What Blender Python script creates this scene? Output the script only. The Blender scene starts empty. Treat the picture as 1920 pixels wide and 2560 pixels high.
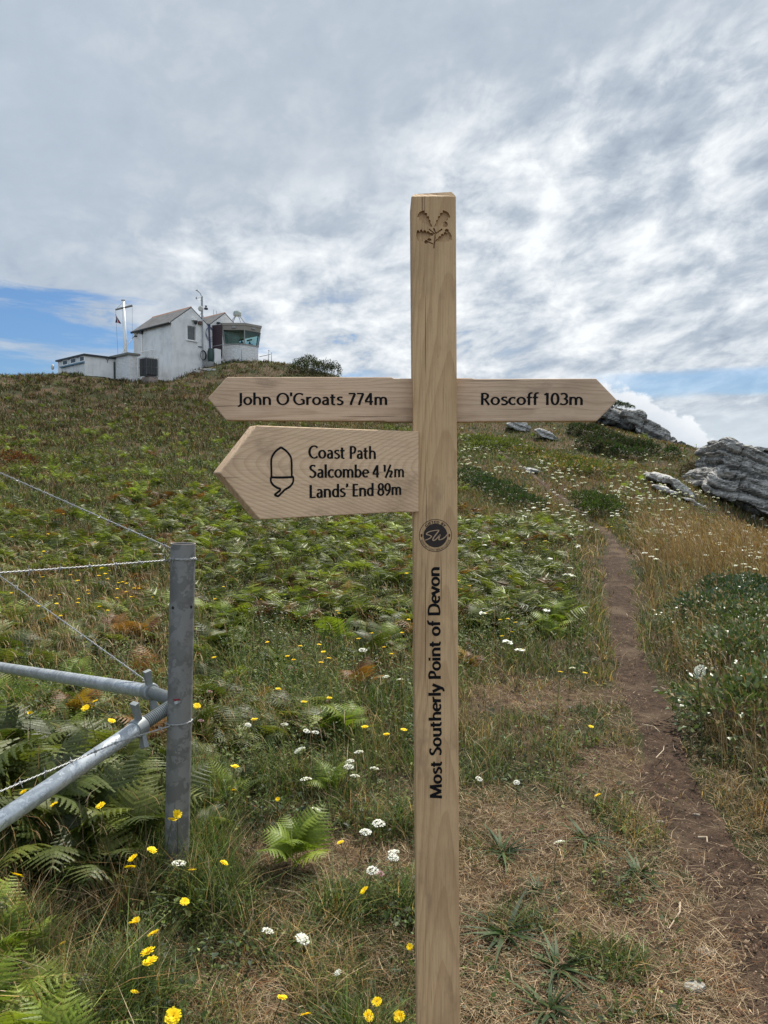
import bpy, bmesh, math, random
import numpy as np
from mathutils import Vector, Matrix, noise as mnoise

R = math.radians
sc = bpy.context.scene
col = sc.collection
rng = np.random.default_rng(7)
random.seed(7)

# ------------------------------------------------------------------ camera
EYE = 1.5                                  # eye height above the turf
FOC = 1920.0                               # focal length in pixels of a 1920 x 2560 frame
PITCH = math.atan(80 / 1920)
cam_d = bpy.data.cameras.new("camera")
cam = bpy.data.objects.new("camera", cam_d); col.objects.link(cam)
cam.location = (0, 0, EYE)
cam.rotation_euler = (math.pi / 2 - PITCH, 0, 0)
cam_d.sensor_fit = 'VERTICAL'; cam_d.sensor_height = 36.0; cam_d.lens = 27.0
cam_d.clip_start = 0.05; cam_d.clip_end = 20000
sc.camera = cam

# ------------------------------------------------------------------ sun and sky
SUN_EL, SUN_AZ = R(57), R(24)              # azimuth measured from the view direction towards the right
sun_d = bpy.data.lights.new("sun", 'SUN'); sun_d.energy = 5.0; sun_d.angle = R(0.6); sun_d.color = (1, 0.95, 0.86)
sun = bpy.data.objects.new("sun", sun_d); col.objects.link(sun)
sdir = Vector((math.sin(SUN_AZ) * math.cos(SUN_EL), math.cos(SUN_AZ) * math.cos(SUN_EL), math.sin(SUN_EL)))
sun.rotation_euler = sdir.to_track_quat('Z', 'Y').to_euler()
sc.view_settings.view_transform = 'Standard'; sc.view_settings.look = 'None'
sc.view_settings.exposure = 0.50; sc.view_settings.gamma = 1.0

class NT:
    """tiny wrapper for building node trees"""
    def __init__(s, tree): s.t = tree
    def n(s, kind, **kw):
        nd = s.t.nodes.new(kind)
        for k, v in kw.items(): setattr(nd, k, v)
        return nd
    def put(s, sock, v):
        if v is None: return
        if hasattr(v, 'is_linked') or isinstance(v, bpy.types.NodeSocket): s.t.links.new(v, sock)
        else:
            if isinstance(v, (tuple, list)) and sock.type == 'RGBA' and len(v) == 3: v = (*v, 1)
            sock.default_value = v
    def m(s, op, a, b=None, c=None, clamp=False):
        nd = s.n('ShaderNodeMath', operation=op); nd.use_clamp = clamp
        for i, v in enumerate((a, b, c)): s.put(nd.inputs[i], v)
        return nd.outputs[0]
    def step(s, x, lo, hi, a=0.0, b=1.0):
        nd = s.n('ShaderNodeMapRange', interpolation_type='SMOOTHSTEP')
        for i, v in enumerate((x, lo, hi, a, b)): s.put(nd.inputs[i], v)
        return nd.outputs[0]
    def mix(s, f, a, b, blend='MIX'):
        nd = s.n('ShaderNodeMix', data_type='RGBA', blend_type=blend)
        s.put(nd.inputs[0], f); s.put(nd.inputs[6], a); s.put(nd.inputs[7], b)
        return nd.outputs[2]
    def xyz(s, x, y, z):
        nd = s.n('ShaderNodeCombineXYZ')
        for i, v in enumerate((x, y, z)): s.put(nd.inputs[i], v)
        return nd.outputs[0]
    def sep(s, v):
        nd = s.n('ShaderNodeSeparateXYZ'); s.put(nd.inputs[0], v); return nd.outputs
    def noise(s, vec, scale, detail=4.0, rough=0.5, dist=0.0):
        nd = s.n('ShaderNodeTexNoise'); s.put(nd.inputs['Vector'], vec)
        nd.inputs['Scale'].default_value = scale; nd.inputs['Detail'].default_value = detail
        nd.inputs['Roughness'].default_value = rough; nd.inputs['Distortion'].default_value = dist
        return nd.outputs[0]
    def ramp(s, f, stops):
        nd = s.n('ShaderNodeValToRGB'); s.put(nd.inputs[0], f)
        el = nd.color_ramp.elements
        while len(el) < len(stops): el.new(0.5)
        for e, (p, c) in zip(el, stops): e.position = p; e.color = (*c, 1)
        return nd.outputs[0]
    def scale(s, vec, v):
        nd = s.n('ShaderNodeMapping'); s.put(nd.inputs[0], vec); nd.inputs['Scale'].default_value = v
        return nd.outputs[0]
    def bump(s, h, strength, dist=0.01):
        nd = s.n('ShaderNodeBump'); nd.inputs['Strength'].default_value = strength; nd.inputs['Distance'].default_value = dist
        s.put(nd.inputs['Height'], h); return nd.outputs[0]

world = bpy.data.worlds.new("World"); sc.world = world; world.use_nodes = True
def build_world():
    T = NT(world.node_tree); world.node_tree.nodes.clear()
    sky = T.n('ShaderNodeTexSky', sky_type='NISHITA', sun_disc=False, sun_elevation=SUN_EL, sun_rotation=SUN_AZ)
    sky.air_density = 1.0; sky.dust_density = 0.6; sky.ozone_density = 1.5
    d = T.n('ShaderNodeTexCoord').outputs['Generated']
    x, y, z = T.sep(d)
    zz = T.m('MAXIMUM', z, 0.0)
    flat = T.m('SQRT', T.m('SUBTRACT', 1.0, T.m('MULTIPLY', zz, zz)))
    el = T.m('DIVIDE', zz, T.m('MAXIMUM', flat, 0.05))              # tangent of the elevation
    az = T.m('ARCTAN2', x, y)                                       # azimuth from north (the view) to the right
    # cloud coordinates: a deck receding towards the horizon
    u = T.m('DIVIDE', T.m('MULTIPLY', az, 8.2), T.m('ADD', el, 1.0))
    v = T.m('MULTIPLY', T.m('LOGARITHM', T.m('ADD', el, 0.10), 2.718), 3.5)
    u = T.m('ADD', u, T.m('MULTIPLY', v, -0.18))                    # rows slant down to the left
    deck = T.xyz(u, v, 0.0)
    warp = T.m('SUBTRACT', T.noise(deck, 1.1, 3, 0.5), 0.5)
    deck2 = T.xyz(T.m('ADD', u, T.m('MULTIPLY', warp, 0.6)), T.m('ADD', v, T.m('MULTIPLY', warp, 0.5)), 3.1)
    nbig = T.noise(deck2, 0.55, 4, 0.5)
    nmid = T.noise(deck2, 2.5, 9, 0.57, 0.0)
    nlum = T.noise(T.xyz(u, v, 9.0), 5.5, 6, 0.55)
    puff = T.m('ADD', T.m('MULTIPLY', nmid, 0.74), T.m('MULTIPLY', nlum, 0.26))
    # a smooth veil high up and to the left, lumpy cloud lower and to the right
    edge = T.m('ADD', T.m('ADD', el, T.m('MULTIPLY', az, -0.30)), T.m('MULTIPLY', T.m('SUBTRACT', nbig, 0.5), 0.42))
    veil = T.step(edge, 0.31, 0.49)
    side = T.m('MULTIPLY', T.step(T.m('ADD', az, T.m('MULTIPLY', T.m('SUBTRACT', nbig, 0.5), 0.5)), -0.18, -0.38), 0.75)
    calm = T.m('MAXIMUM', veil, side)
    k = T.m('SUBTRACT', 1.0, T.m('MULTIPLY', calm, 0.78))
    tex = T.m('ADD', T.m('MULTIPLY', T.m('SUBTRACT', puff, 0.5), k), 0.5)
    glow = T.m('SUBTRACT', 1.0, T.step(T.m('ADD', T.m('POWER', T.m('ABSOLUTE', T.m('SUBTRACT', az, 0.10)), 2.0), T.m('POWER', T.m('MULTIPLY', T.m('ABSOLUTE', T.m('SUBTRACT', el, 0.27)), 1.3), 2.0)), 0.0, 0.13))
    lum = T.m('ADD', tex, T.m('MULTIPLY', glow, 0.05))
    lum = T.m('ADD', T.m('SUBTRACT', lum, T.m('MULTIPLY', calm, 0.055)), T.m('MULTIPLY', T.m('SUBTRACT', nbig, 0.5), 0.07))
    cloud = T.ramp(lum, [(0.32, (3.15, 3.7, 4.5)), (0.45, (4.45, 5.05, 5.8)), (0.535, (6.1, 6.55, 7.05)), (0.67, (8.5, 8.8, 9.0))])
    cloud = T.mix(T.m('MULTIPLY', side, 0.5), cloud, (4.0, 4.75, 5.7))
    # gaps with blue sky near the horizon, broken up into streaks
    streak = T.noise(T.xyz(T.m('MULTIPLY', az, 3.0), T.m('ADD', T.m('MULTIPLY', el, 17.0), T.m('MULTIPLY', az, 0.9)), 1.7), 1.7, 8, 0.60, 0.2)
    gapn = T.m('SUBTRACT', streak, 0.5)
    top = T.m('ADD', 0.148, T.m('MULTIPLY', T.step(az, -0.10, -0.42), 0.075))
    low = T.m('ADD', el, T.m('MULTIPLY', gapn, 0.13))
    g1 = T.m('MULTIPLY', T.m('SUBTRACT', 1.0, T.step(low, T.m('SUBTRACT', top, 0.012), T.m('ADD', top, 0.014))), T.step(az, 0.03, -0.07))
    g1 = T.m('MULTIPLY', g1, T.m('SUBTRACT', 1.0, T.m('MULTIPLY', T.step(streak, 0.44, 0.62), 0.80)))
    low2 = T.m('ADD', el, T.m('MULTIPLY', gapn, 0.035))
    g2 = T.m('MULTIPLY', T.step(az, 0.22, 0.33), T.m('MULTIPLY', T.step(low2, 0.094, 0.104), T.m('SUBTRACT', 1.0, T.step(low2, 0.126, 0.140))))
    nb = T.m('MULTIPLY', T.step(puff, 0.44, 0.34), T.m('MULTIPLY', T.step(el, 0.27, 0.17), T.step(az, 0.25, 0.0)))
    gap = T.m('MAXIMUM', T.m('MAXIMUM', g1, T.m('MULTIPLY', g2, 0.65)), T.m('MULTIPLY', nb, 0.7))
    blue = T.mix(1.0, sky.outputs[0], (0.50, 0.68, 0.88), 'MULTIPLY')
    # a cumulus head standing on the horizon at the right
    heads = T.noise(T.xyz(T.m('MULTIPLY', az, 13.0), T.m('MULTIPLY', el, 15.0), 8.0), 1.7, 6, 0.58)
    htop = T.m('ADD', T.m('SUBTRACT', 0.126, T.m('MULTIPLY', T.m('POWER', T.m('ABSOLUTE', T.m('SUBTRACT', az, 0.265)), 1.5), 1.35)), T.m('MULTIPLY', T.m('SUBTRACT', heads, 0.5), 0.07))
    under = T.m('SUBTRACT', htop, el)
    cum = T.m('MULTIPLY', T.step(under, -0.001, 0.006), T.step(az, 0.14, 0.22))
    cumc = T.ramp(T.m('ADD', T.m('MULTIPLY', under, -9.0), heads), [(0.10, (5.4, 5.95, 6.6)), (0.52, (8.2, 8.5, 8.8))])
    pale = T.m('MULTIPLY', T.step(el, 0.105, 0.06), 0.8)
    c = T.mix(gap, cloud, blue)
    c = T.mix(T.m('MULTIPLY', pale, T.step(az, -0.1, 0.15)), c, (5.7, 6.4, 6.95))
    c = T.mix(cum, c, cumc)
    # added boost: sky behind the camera brightened to light faces turned towards us
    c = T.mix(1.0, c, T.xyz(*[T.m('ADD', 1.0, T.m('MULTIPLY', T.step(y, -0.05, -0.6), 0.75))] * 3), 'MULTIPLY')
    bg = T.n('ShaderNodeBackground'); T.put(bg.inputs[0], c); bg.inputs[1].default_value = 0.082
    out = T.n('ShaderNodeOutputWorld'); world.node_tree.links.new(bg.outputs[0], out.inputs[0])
build_world()

# ------------------------------------------------------------------ helpers
def at(px, py, Y):
    """point at forward distance Y seen in direction (px, py) of the survey frame"""
    a = (px - 960) / FOC; b = (py - 1280) / FOC
    d = Vector((a, math.cos(PITCH) - b * math.sin(PITCH), -math.sin(PITCH) - b * math.cos(PITCH)))
    return Vector((0, 0, EYE)) + d * (Y / d.y)
def raydir(px, py):
    a = (px - 960) / FOC; b = (py - 1280) / FOC
    return Vector((a, math.cos(PITCH) - b * math.sin(PITCH), -math.sin(PITCH) - b * math.cos(PITCH)))
def onplane(px, py, p0, nrm):
    d = raydir(px, py); o = Vector((0, 0, EYE))
    return o + d * ((p0 - o).dot(nrm) / d.dot(nrm))
def project(x, y, z):
    dz = z - EYE; c, s = math.cos(PITCH), math.sin(PITCH)
    f = y * c - dz * s; up = y * s + dz * c
    f = np.maximum(f, 1e-3)
    return 960 + FOC * x / f, 1280 - FOC * up / f

def tag(o, label=None, cat=None, group=None, kind=None):
    if label: o['label'] = label
    if cat: o['category'] = cat
    if group: o['group'] = group
    if kind: o['kind'] = kind
    return o
def empty(name, loc=(0, 0, 0), rz=0.0):
    o = bpy.data.objects.new(name, None); col.objects.link(o)
    o.location = loc; o.rotation_euler = (0, 0, rz); o.empty_display_size = 0.1
    return o
def link(name, me, mat=None, parent=None):
    o = bpy.data.objects.new(name, me); col.objects.link(o)
    if mat is not None and not me.materials: me.materials.append(mat)
    if parent is not None: o.parent = parent
    return o
def copy_tree(o, parent=None):
    c = o.copy(); col.objects.link(c)
    if parent is not None: c.parent = parent
    for ch in o.children: copy_tree(ch, c)
    return c

class MB:
    """collects shapes, then becomes ONE mesh"""
    def __init__(s): s.v = []; s.f = []
    def add(s, vs, fs):
        k = len(s.v); s.v += [tuple(p) for p in vs]; s.f += [tuple(i + k for i in f) for f in fs]; return s
    def box(s, c, sz, M=None):
        x, y, z = (q / 2 for q in sz)
        vs = [Vector((a * x, b * y, d * z)) for a in (-1, 1) for b in (-1, 1) for d in (-1, 1)]
        vs = [(M @ p if M else p) + Vector(c) for p in vs]
        return s.add(vs, [(0, 1, 3, 2), (4, 6, 7, 5), (0, 4, 5, 1), (2, 3, 7, 6), (0, 2, 6, 4), (1, 5, 7, 3)])
    def hexa(s, p):   # eight corners: bottom ring then top ring
        return s.add(p, [(3, 2, 1, 0), (4, 5, 6, 7), (0, 1, 5, 4), (1, 2, 6, 5), (2, 3, 7, 6), (3, 0, 4, 7)])
    def tube(s, pts, r, seg=8, cap=True):
        pts = [Vector(p) for p in pts]; n = len(pts)
        rs = r if isinstance(r, (list, tuple)) else [r] * n
        ref = None; vs = []
        for i, p in enumerate(pts):
            t = (pts[min(i + 1, n - 1)] - pts[max(i - 1, 0)]).normalized()
            if ref is None:
                ref = Vector((0, 0, 1)) if abs(t.z) < 0.9 else Vector((1, 0, 0))
            a = t.cross(ref).normalized(); b = a.cross(t).normalized(); ref = b
            for k in range(seg):
                an = 2 * math.pi * k / seg
                vs.append(p + (a * math.cos(an) + b * math.sin(an)) * rs[i])
        fs = [(i * seg + k, i * seg + (k + 1) % seg, (i + 1) * seg + (k + 1) % seg, (i + 1) * seg + k) for i in range(n - 1) for k in range(seg)]
        if cap: fs += [tuple(range(seg))[::-1], tuple((n - 1) * seg + k for k in range(seg))]
        return s.add(vs, fs)
    def prism(s, outline, d0, d1, fr):
        """outline (a, b) in frame fr = (origin, axis_a, axis_b, axis_n), extruded from d0 to d1 along n"""
        o, A, B, N = fr; n = len(outline)
        vs = [o + A * a + B * b + N * d0 for a, b in outline] + [o + A * a + B * b + N * d1 for a, b in outline]
        fs = [tuple(range(n)), tuple(range(n, 2 * n))[::-1]] + [((i + 1) % n, i, i + n, (i + 1) % n + n) for i in range(n)]
        return s.add(vs, fs)
    def mesh(s, name='mesh', smooth=False):
        me = bpy.data.meshes.new(name); me.from_pydata(s.v, [], s.f); me.validate(); me.update()
        bm = bmesh.new(); bm.from_mesh(me); bmesh.ops.recalc_face_normals(bm, faces=bm.faces); bm.to_mesh(me); bm.free()
        if smooth: me.polygons.foreach_set('use_smooth', [True] * len(me.polygons))
        return me
    def build(s, name, mat, parent=None, smooth=False, bevel=0.0):
        o = link(name, s.mesh(name, smooth), mat, parent)
        if bevel:
            b = o.modifiers.new('bevel', 'BEVEL'); b.width = bevel; b.segments = 2; b.limit_method = 'ANGLE'; b.angle_limit = R(35)
        return o

def big_mesh(name, V, quads, tint=None, smooth=False, tris=None):
    """numpy arrays -> mesh, quickly"""
    me = bpy.data.meshes.new(name)
    nq = len(quads); nt = 0 if tris is None else len(tris)
    me.vertices.add(len(V)); me.vertices.foreach_set('co', np.ascontiguousarray(V, np.float32).ravel())
    idx = quads.ravel() if nt == 0 else np.concatenate([quads.ravel(), tris.ravel()])
    me.loops.add(len(idx)); me.loops.foreach_set('vertex_index', idx.astype(np.int32))
    me.polygons.add(nq + nt)
    ls = np.concatenate([np.arange(nq) * 4, nq * 4 + np.arange(nt) * 3]).astype(np.int32)
    me.polygons.foreach_set('loop_start', ls)
    if smooth: me.polygons.foreach_set('use_smooth', np.ones(nq + nt, bool))
    if tint is not None:
        at_ = me.attributes.new('tint', 'FLOAT_COLOR', 'POINT')
        c = np.ones((len(V), 4), np.float32); c[:, :3] = tint
        at_.data.foreach_set('color', c.ravel())
    me.update(calc_edges=True); me.validate()
    return me

def new_mat(name):
    m = bpy.data.materials.new(name); m.use_nodes = True
    T = NT(m.node_tree); b = m.node_tree.nodes['Principled BSDF']
    return m, T, b
def simple(name, c, rough=0.6, metal=0.0, var=0.15, scale=8.0, bump=0.0, spec=0.5):
    m, T, b = new_mat(name)
    o = T.n('ShaderNodeTexCoord').outputs['Object']
    nz = T.noise(o, scale, 6, 0.6)
    f = T.m('ADD', 1 - var, T.m('MULTIPLY', nz, 2 * var))
    T.put(b.inputs['Base Color'], T.mix(1.0, (*c, 1), T.xyz(f, f, f), 'MULTIPLY'))
    b.inputs['Roughness'].default_value = rough; b.inputs['Metallic'].default_value = metal
    b.inputs['Specular IOR Level'].default_value = spec
    if bump: T.put(b.inputs['Normal'], T.bump(nz, bump, 0.02))
    return m

# smooth value noise for numpy arrays
def vnoise(x, y, seed=0):
    x = np.asarray(x, float); y = np.asarray(y, float)
    xi = np.floor(x).astype(np.int64); yi = np.floor(y).astype(np.int64)
    fx = x - xi; fy = y - yi; fx = fx * fx * (3 - 2 * fx); fy = fy * fy * (3 - 2 * fy)
    def h(a, b):
        n = (a * 374761393 + b * 668265263 + seed * 974634777) & 0x7fffffff
        n = ((n ^ (n >> 13)) * 1274126177) & 0x7fffffff
        return ((n ^ (n >> 16)) & 0xffff) / 65535.0
    return (h(xi, yi) * (1 - fx) + h(xi + 1, yi) * fx) * (1 - fy) + (h(xi, yi + 1) * (1 - fx) + h(xi + 1, yi + 1) * fx) * fy
def fbm(x, y, seed=0, oct=4):
    s = 0.0; a = 0.5; t = 0.0
    for i in range(oct):
        s = s + a * vnoise(x * 2 ** i, y * 2 ** i, seed + i); t += a; a *= 0.5
    return s / t
def sstep(x, a, b):
    t = np.clip((np.asarray(x, float) - a) / (b - a), 0, 1); return t * t * (3 - 2 * t)

# ------------------------------------------------------------------ terrain: survey points (px, py, distance) -> smooth hill
CP = [(960,2560,2.12),(0,2560,2.1),(1900,2560,2.12),(440,2200,2.88),(1100,2100,3.2),(1700,2000,3.6),(1900,2100,3.2),
(200,1800,4.7),(700,1800,4.8),(1300,1750,5.3),(1600,1700,5.7),(1880,1800,4.6),
(100,1560,7.5),(500,1560,7.7),(900,1560,7.9),(1300,1500,9),(1550,1500,9),(1850,1600,7),
(50,1350,13),(400,1350,13.5),(800,1380,12.5),(1150,1350,14),(1540,1400,11.5),(1800,1450,10.),
(0,1180,23),(300,1180,24),(600,1180,24.5),(900,1200,23),(1540,1345,15),(1750,1380,13.5),(1250,1260,21),
(1400,1235,25),(1550,1255,24),(1700,1290,22),(1900,1366,20),
(0,1050,37),(300,1050,38),(600,1060,38),(900,1080,36),(1200,1130,36),(1400,1140,38),(1550,1160,37),(1700,1190,33),(1850,1318,27.5),(1765,1250,28.5),(1930,1356,27.5),
(0,952,54),(144,941,53),(215,939,52),(290,949,53),(345,953,54),(427,958,55),(470,938,55),(507,918,56.5),(560,906,57.),(620,905,58),(700,909,59),(800,930,60),(850,945,60),
(1000,985,60),(1150,1000,59),(1300,1000,58),(1450,1025,55),(1550,1075,50),(1650,1110,47),(1740,1132,44),(1800,1140,42),
(480,990,48),(700,985,50),(150,990,46),(1000,1045,48),
(-500,960,52),(-1100,980,50),(-500,1200,23),(-500,1600,6.5),(2300,1700,8),(2400,1500,15),(2500,1400,30)]
def fit_terrain():
    pts = [tuple(at(*c)) for c in CP]
    pts += [(-6,-6,.15),(0,-8,-.1),(8,-6,-1.2),(-30,-20,1),(30,-25,-13),(0,-40,-6),(1,-1.5,0),(-2,-1,.02),(0,.3,0),(3,.5,-.05)]
    kx = [-1100,-500,0,215,345,507,620,800,1000,1300,1550,1740,1900,2500]
    ky = [980,960,952,939,950,918,905,930,985,1000,1075,1132,1180,1400]
    for px, D in [(-1100,50),(-500,52),(0,54),(215,58),(345,64),(507,66),(620,66),(800,66),(1000,66),(1300,63),(1550,54),(1740,47),(1900,40),(2500,34)]:
        p = at(px, float(np.interp(px, kx, ky)), D)
        for f, dz in ((1.15,-1.5),(1.5,-9),(2.2,-28)): pts.append((p.x * f, p.y * f, p.z + dz))
    C = np.array(pts); XY = C[:, :2]; n = len(C)
    K = 0.5 * ((XY[:, None] - XY[None]) ** 2).sum(-1); K = K * np.log(2 * K + 1e-9) + np.eye(n) * 0.3
    Q = np.c_[np.ones(n), XY]
    w = np.linalg.solve(np.block([[K, Q], [Q.T, np.zeros((3, 3))]]), np.r_[C[:, 2], 0, 0, 0])
    return XY, w
TXY, TW = fit_terrain()
SEA = -48.0
def gz(x, y):
    x = np.atleast_1d(np.asarray(x, float)); y = np.atleast_1d(np.asarray(y, float))
    out = np.empty(x.shape)
    n = len(TXY)
    for s in range(0, x.size, 40000):
        xs = x.ravel()[s:s + 40000]; ys = y.ravel()[s:s + 40000]
        d2 = (xs[:, None] - TXY[:, 0]) ** 2 + (ys[:, None] - TXY[:, 1]) ** 2
        out.ravel()[s:s + 40000] = (0.5 * d2 * np.log(d2 + 1e-9)) @ TW[:n] + TW[n] + TW[n + 1] * xs + TW[n + 2] * ys
    r = np.hypot(x, y)
    k = sstep(r, 95, 190)
    out = np.maximum(out, -70) * (1 - k) + (SEA - 8) * k
    amp = 0.035 + 0.25 * sstep(r, 8, 40)
    out = out + amp * (fbm(x * 0.55, y * 0.55, 11, 3) - 0.5) * sstep(r, 1.0, 3.0)
    return out
def gz1(x, y): return float(gz(x, y)[0])
def ground(px, py, tmin=1.2):
    """where the line of sight (px, py) meets the hill"""
    d = raydir(px, py); d = d / d.y
    t = np.geomspace(tmin, 75, 700)
    g = gz(d.x * t, t) - (EYE + d.z * t)
    i = int(np.argmax(g > 0)) if (g > 0).any() else len(t) - 1
    if i == 0: return Vector((d.x * t[0], t[0], gz1(d.x * t[0], t[0])))
    f = g[i - 1] / (g[i - 1] - g[i]) if g[i] != g[i - 1] else 0
    y = t[i - 1] + (t[i] - t[i - 1]) * min(max(f, 0), 1)
    return Vector((d.x * y, y, gz1(d.x * y, y)))

# path centre line and half width from survey of both edges
PATH_PX = [(2130,2900,250),(2030,2560,190),(1950,2380,150),(1850,2230,130),(1746,2082,102),(1659,1925,74),(1646,1820,66),(1607,1715,58),(1560,1610,40),(1548,1505,40),(1541,1400,40),(1544,1383,32),(1537,1360,20),(1515,1333,17),(1478,1308,14),(1446,1280,12),(1400,1242,10),(1352,1205,8),(1300,1165,6),(1235,1115,5),(1175,1075,5)]
def path_pts():
    out = []
    for px, py, hw in PATH_PX:
        g = ground(px, py); out.append((g.x, g.y, max(hw / FOC * g.y, 0.10)))
    return out
PATH = path_pts()
_pp = np.array(PATH)
_s = np.r_[0, np.cumsum(np.hypot(np.diff(_pp[:, 0]), np.diff(_pp[:, 1])))]
_t = np.linspace(0, 1, 900) ** 1.6 * _s[-1]
PX, PY, PW = (np.interp(_t, _s, _pp[:, k]) for k in range(3))
def path_dist(x, y):
    """distance from the centre line in half widths"""
    x = np.atleast_1d(x); y = np.atleast_1d(y); out = np.full(x.shape, 99.0)
    for s in range(0, len(x), 20000):
        xs, ys = x[s:s + 20000], y[s:s + 20000]
        d = np.hypot(xs[:, None] - PX, ys[:, None] - PY) / PW
        out[s:s + 20000] = d.min(1)
    return out

def ground_material():
    m, T, b = new_mat('turf_and_soil')
    o = T.n('ShaderNodeTexCoord').outputs['Object']
    n1 = T.noise(o, 0.7, 5, 0.6); n2 = T.noise(o, 6.0, 6, 0.65); n3 = T.noise(o, 60.0, 4, 0.6)
    soil = T.mix(n3, (0.030, 0.020, 0.013), (0.085, 0.055, 0.036))
    straw = T.mix(n3, (0.05, 0.034, 0.02), (0.16, 0.11, 0.062))
    green = T.mix(n3, (0.016, 0.018, 0.008), (0.045, 0.048, 0.018))
    c = T.mix(T.step(n2, 0.42, 0.62), soil, straw)
    c = T.mix(T.step(T.m('ADD', n1, T.m('MULTIPLY', n2, 0.4)), 0.62, 0.78), c, green)
    T.put(b.inputs['Base Color'], c); b.inputs['Roughness'].default_value = 0.95; b.inputs['Specular IOR Level'].default_value = 0.1
    T.put(b.inputs['Normal'], T.bump(T.m('ADD', n2, T.m('MULTIPLY', n3, 0.5)), 0.8, 0.03))
    return m
def path_material():
    m, T, b = new_mat('trodden_earth')
    o = T.n('ShaderNodeTexCoord').outputs['Object']
    n1 = T.noise(o, 2.2, 5, 0.6); n2 = T.noise(o, 22.0, 6, 0.7); n3 = T.noise(o, 120.0, 4, 0.65)
    c = T.mix(T.step(n2, 0.3, 0.7), (0.024, 0.015, 0.010), (0.076, 0.049, 0.033))
    c = T.mix(T.m('MULTIPLY', T.step(n1, 0.48, 0.66), 0.75), c, (0.112, 0.080, 0.053))
    c = T.mix(T.step(n3, 0.60, 0.72), c, (0.15, 0.11, 0.08))
    T.put(b.inputs['Base Color'], c); b.inputs['Roughness'].default_value = 0.95; b.inputs['Specular IOR Level'].default_value = 0.12
    h = T.m('ADD', T.m('MULTIPLY', n2, 0.8), T.m('MULTIPLY', n3, 0.35))
    T.put(b.inputs['Normal'], T.bump(h, 0.9, 0.03))
    return m

def build_ground():
    th = np.concatenate([np.linspace(-50, 50, 220), np.linspace(50, 310, 90)[1:-1]]) * math.pi / 180
    rr = np.concatenate([[0.0], np.geomspace(0.4, 420, 330)])
    A, B = np.meshgrid(th, rr); x = B * np.sin(A); y = B * np.cos(A)
    z = gz(x.ravel(), y.ravel())
    pd = path_dist(x.ravel(), y.ravel())
    z = z - 0.035 * (1 - sstep(pd, 0.5, 1.3)) * (np.hypot(x.ravel(), y.ravel()) < 20)      # the tread is worn in
    V = np.c_[x.ravel(), y.ravel(), z]; nt = len(th); nr = len(rr)
    i, j = np.meshgrid(np.arange(nr - 1), np.arange(nt), indexing='ij'); j2 = (j + 1) % nt
    q = np.stack([i * nt + j, i * nt + j2, (i + 1) * nt + j2, (i + 1) * nt + j], -1).reshape(-1, 4)[:, ::-1]
    o = link('ground', big_mesh('ground', V, np.ascontiguousarray(q), smooth=True), ground_material())
    tag(o, kind='structure')
    # path sheet, ragged edges, 4 mm above the worn hollow
    n = len(PX); cross = np.linspace(-1, 1, 15)
    tx = np.gradient(PX); ty = np.gradient(PY); L = np.hypot(tx, ty); nx, ny = ty / L, -tx / L
    wl = PW * (0.55 + 0.9 * fbm(_t * 3.2, 0 * _t, 5)); wr = PW * (0.55 + 0.9 * fbm(_t * 3.2, 0 * _t + 9, 6))
    X = np.where(cross[None] < 0, PX[:, None] + nx[:, None] * cross * wl[:, None], PX[:, None] + nx[:, None] * cross * wr[:, None])
    Y = np.where(cross[None] < 0, PY[:, None] + ny[:, None] * cross * wl[:, None], PY[:, None] + ny[:, None] * cross * wr[:, None])
    zz = gz(X.ravel(), Y.ravel()); pd = path_dist(X.ravel(), Y.ravel())
    zz = zz - 0.035 * (1 - sstep(pd, 0.5, 1.3)) * (np.hypot(X.ravel(), Y.ravel()) < 20) + (0.012 + 0.02 * (Y.ravel() > 8)) * (1 - 2.6 * np.abs(np.tile(cross, n)) ** 4)
    zz = zz + 0.012 * (fbm(X.ravel() * 9, Y.ravel() * 9, 3, 3) - 0.5)
    i, j = np.meshgrid(np.arange(n - 1), np.arange(14), indexing='ij')
    q = np.stack([i * 15 + j, i * 15 + j + 1, (i + 1) * 15 + j + 1, (i + 1) * 15 + j], -1).reshape(-1, 4)
    o = link('path', big_mesh('path', np.c_[X.ravel(), Y.ravel(), zz], np.ascontiguousarray(q), smooth=True), path_material())
    tag(o, kind='structure')
    m, T, b = new_mat('sea_water'); b.inputs['Base Color'].default_value = (0.02, 0.05, 0.07, 1); b.inputs['Roughness'].default_value = 0.15
    oo = T.n('ShaderNodeTexCoord').outputs['Object']; T.put(b.inputs['Normal'], T.bump(T.noise(oo, 0.05, 6, 0.6), 0.5, 1.0))
    s = MB(); k = 48; s.add([(0, 0, SEA)] + [(9000 * math.cos(2 * math.pi * i / k), 9000 * math.sin(2 * math.pi * i / k), SEA) for i in range(k)], [(0, 1 + i, 1 + (i + 1) % k) for i in range(k)])
    tag(s.build('sea', m), kind='structure')
build_ground()

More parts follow.
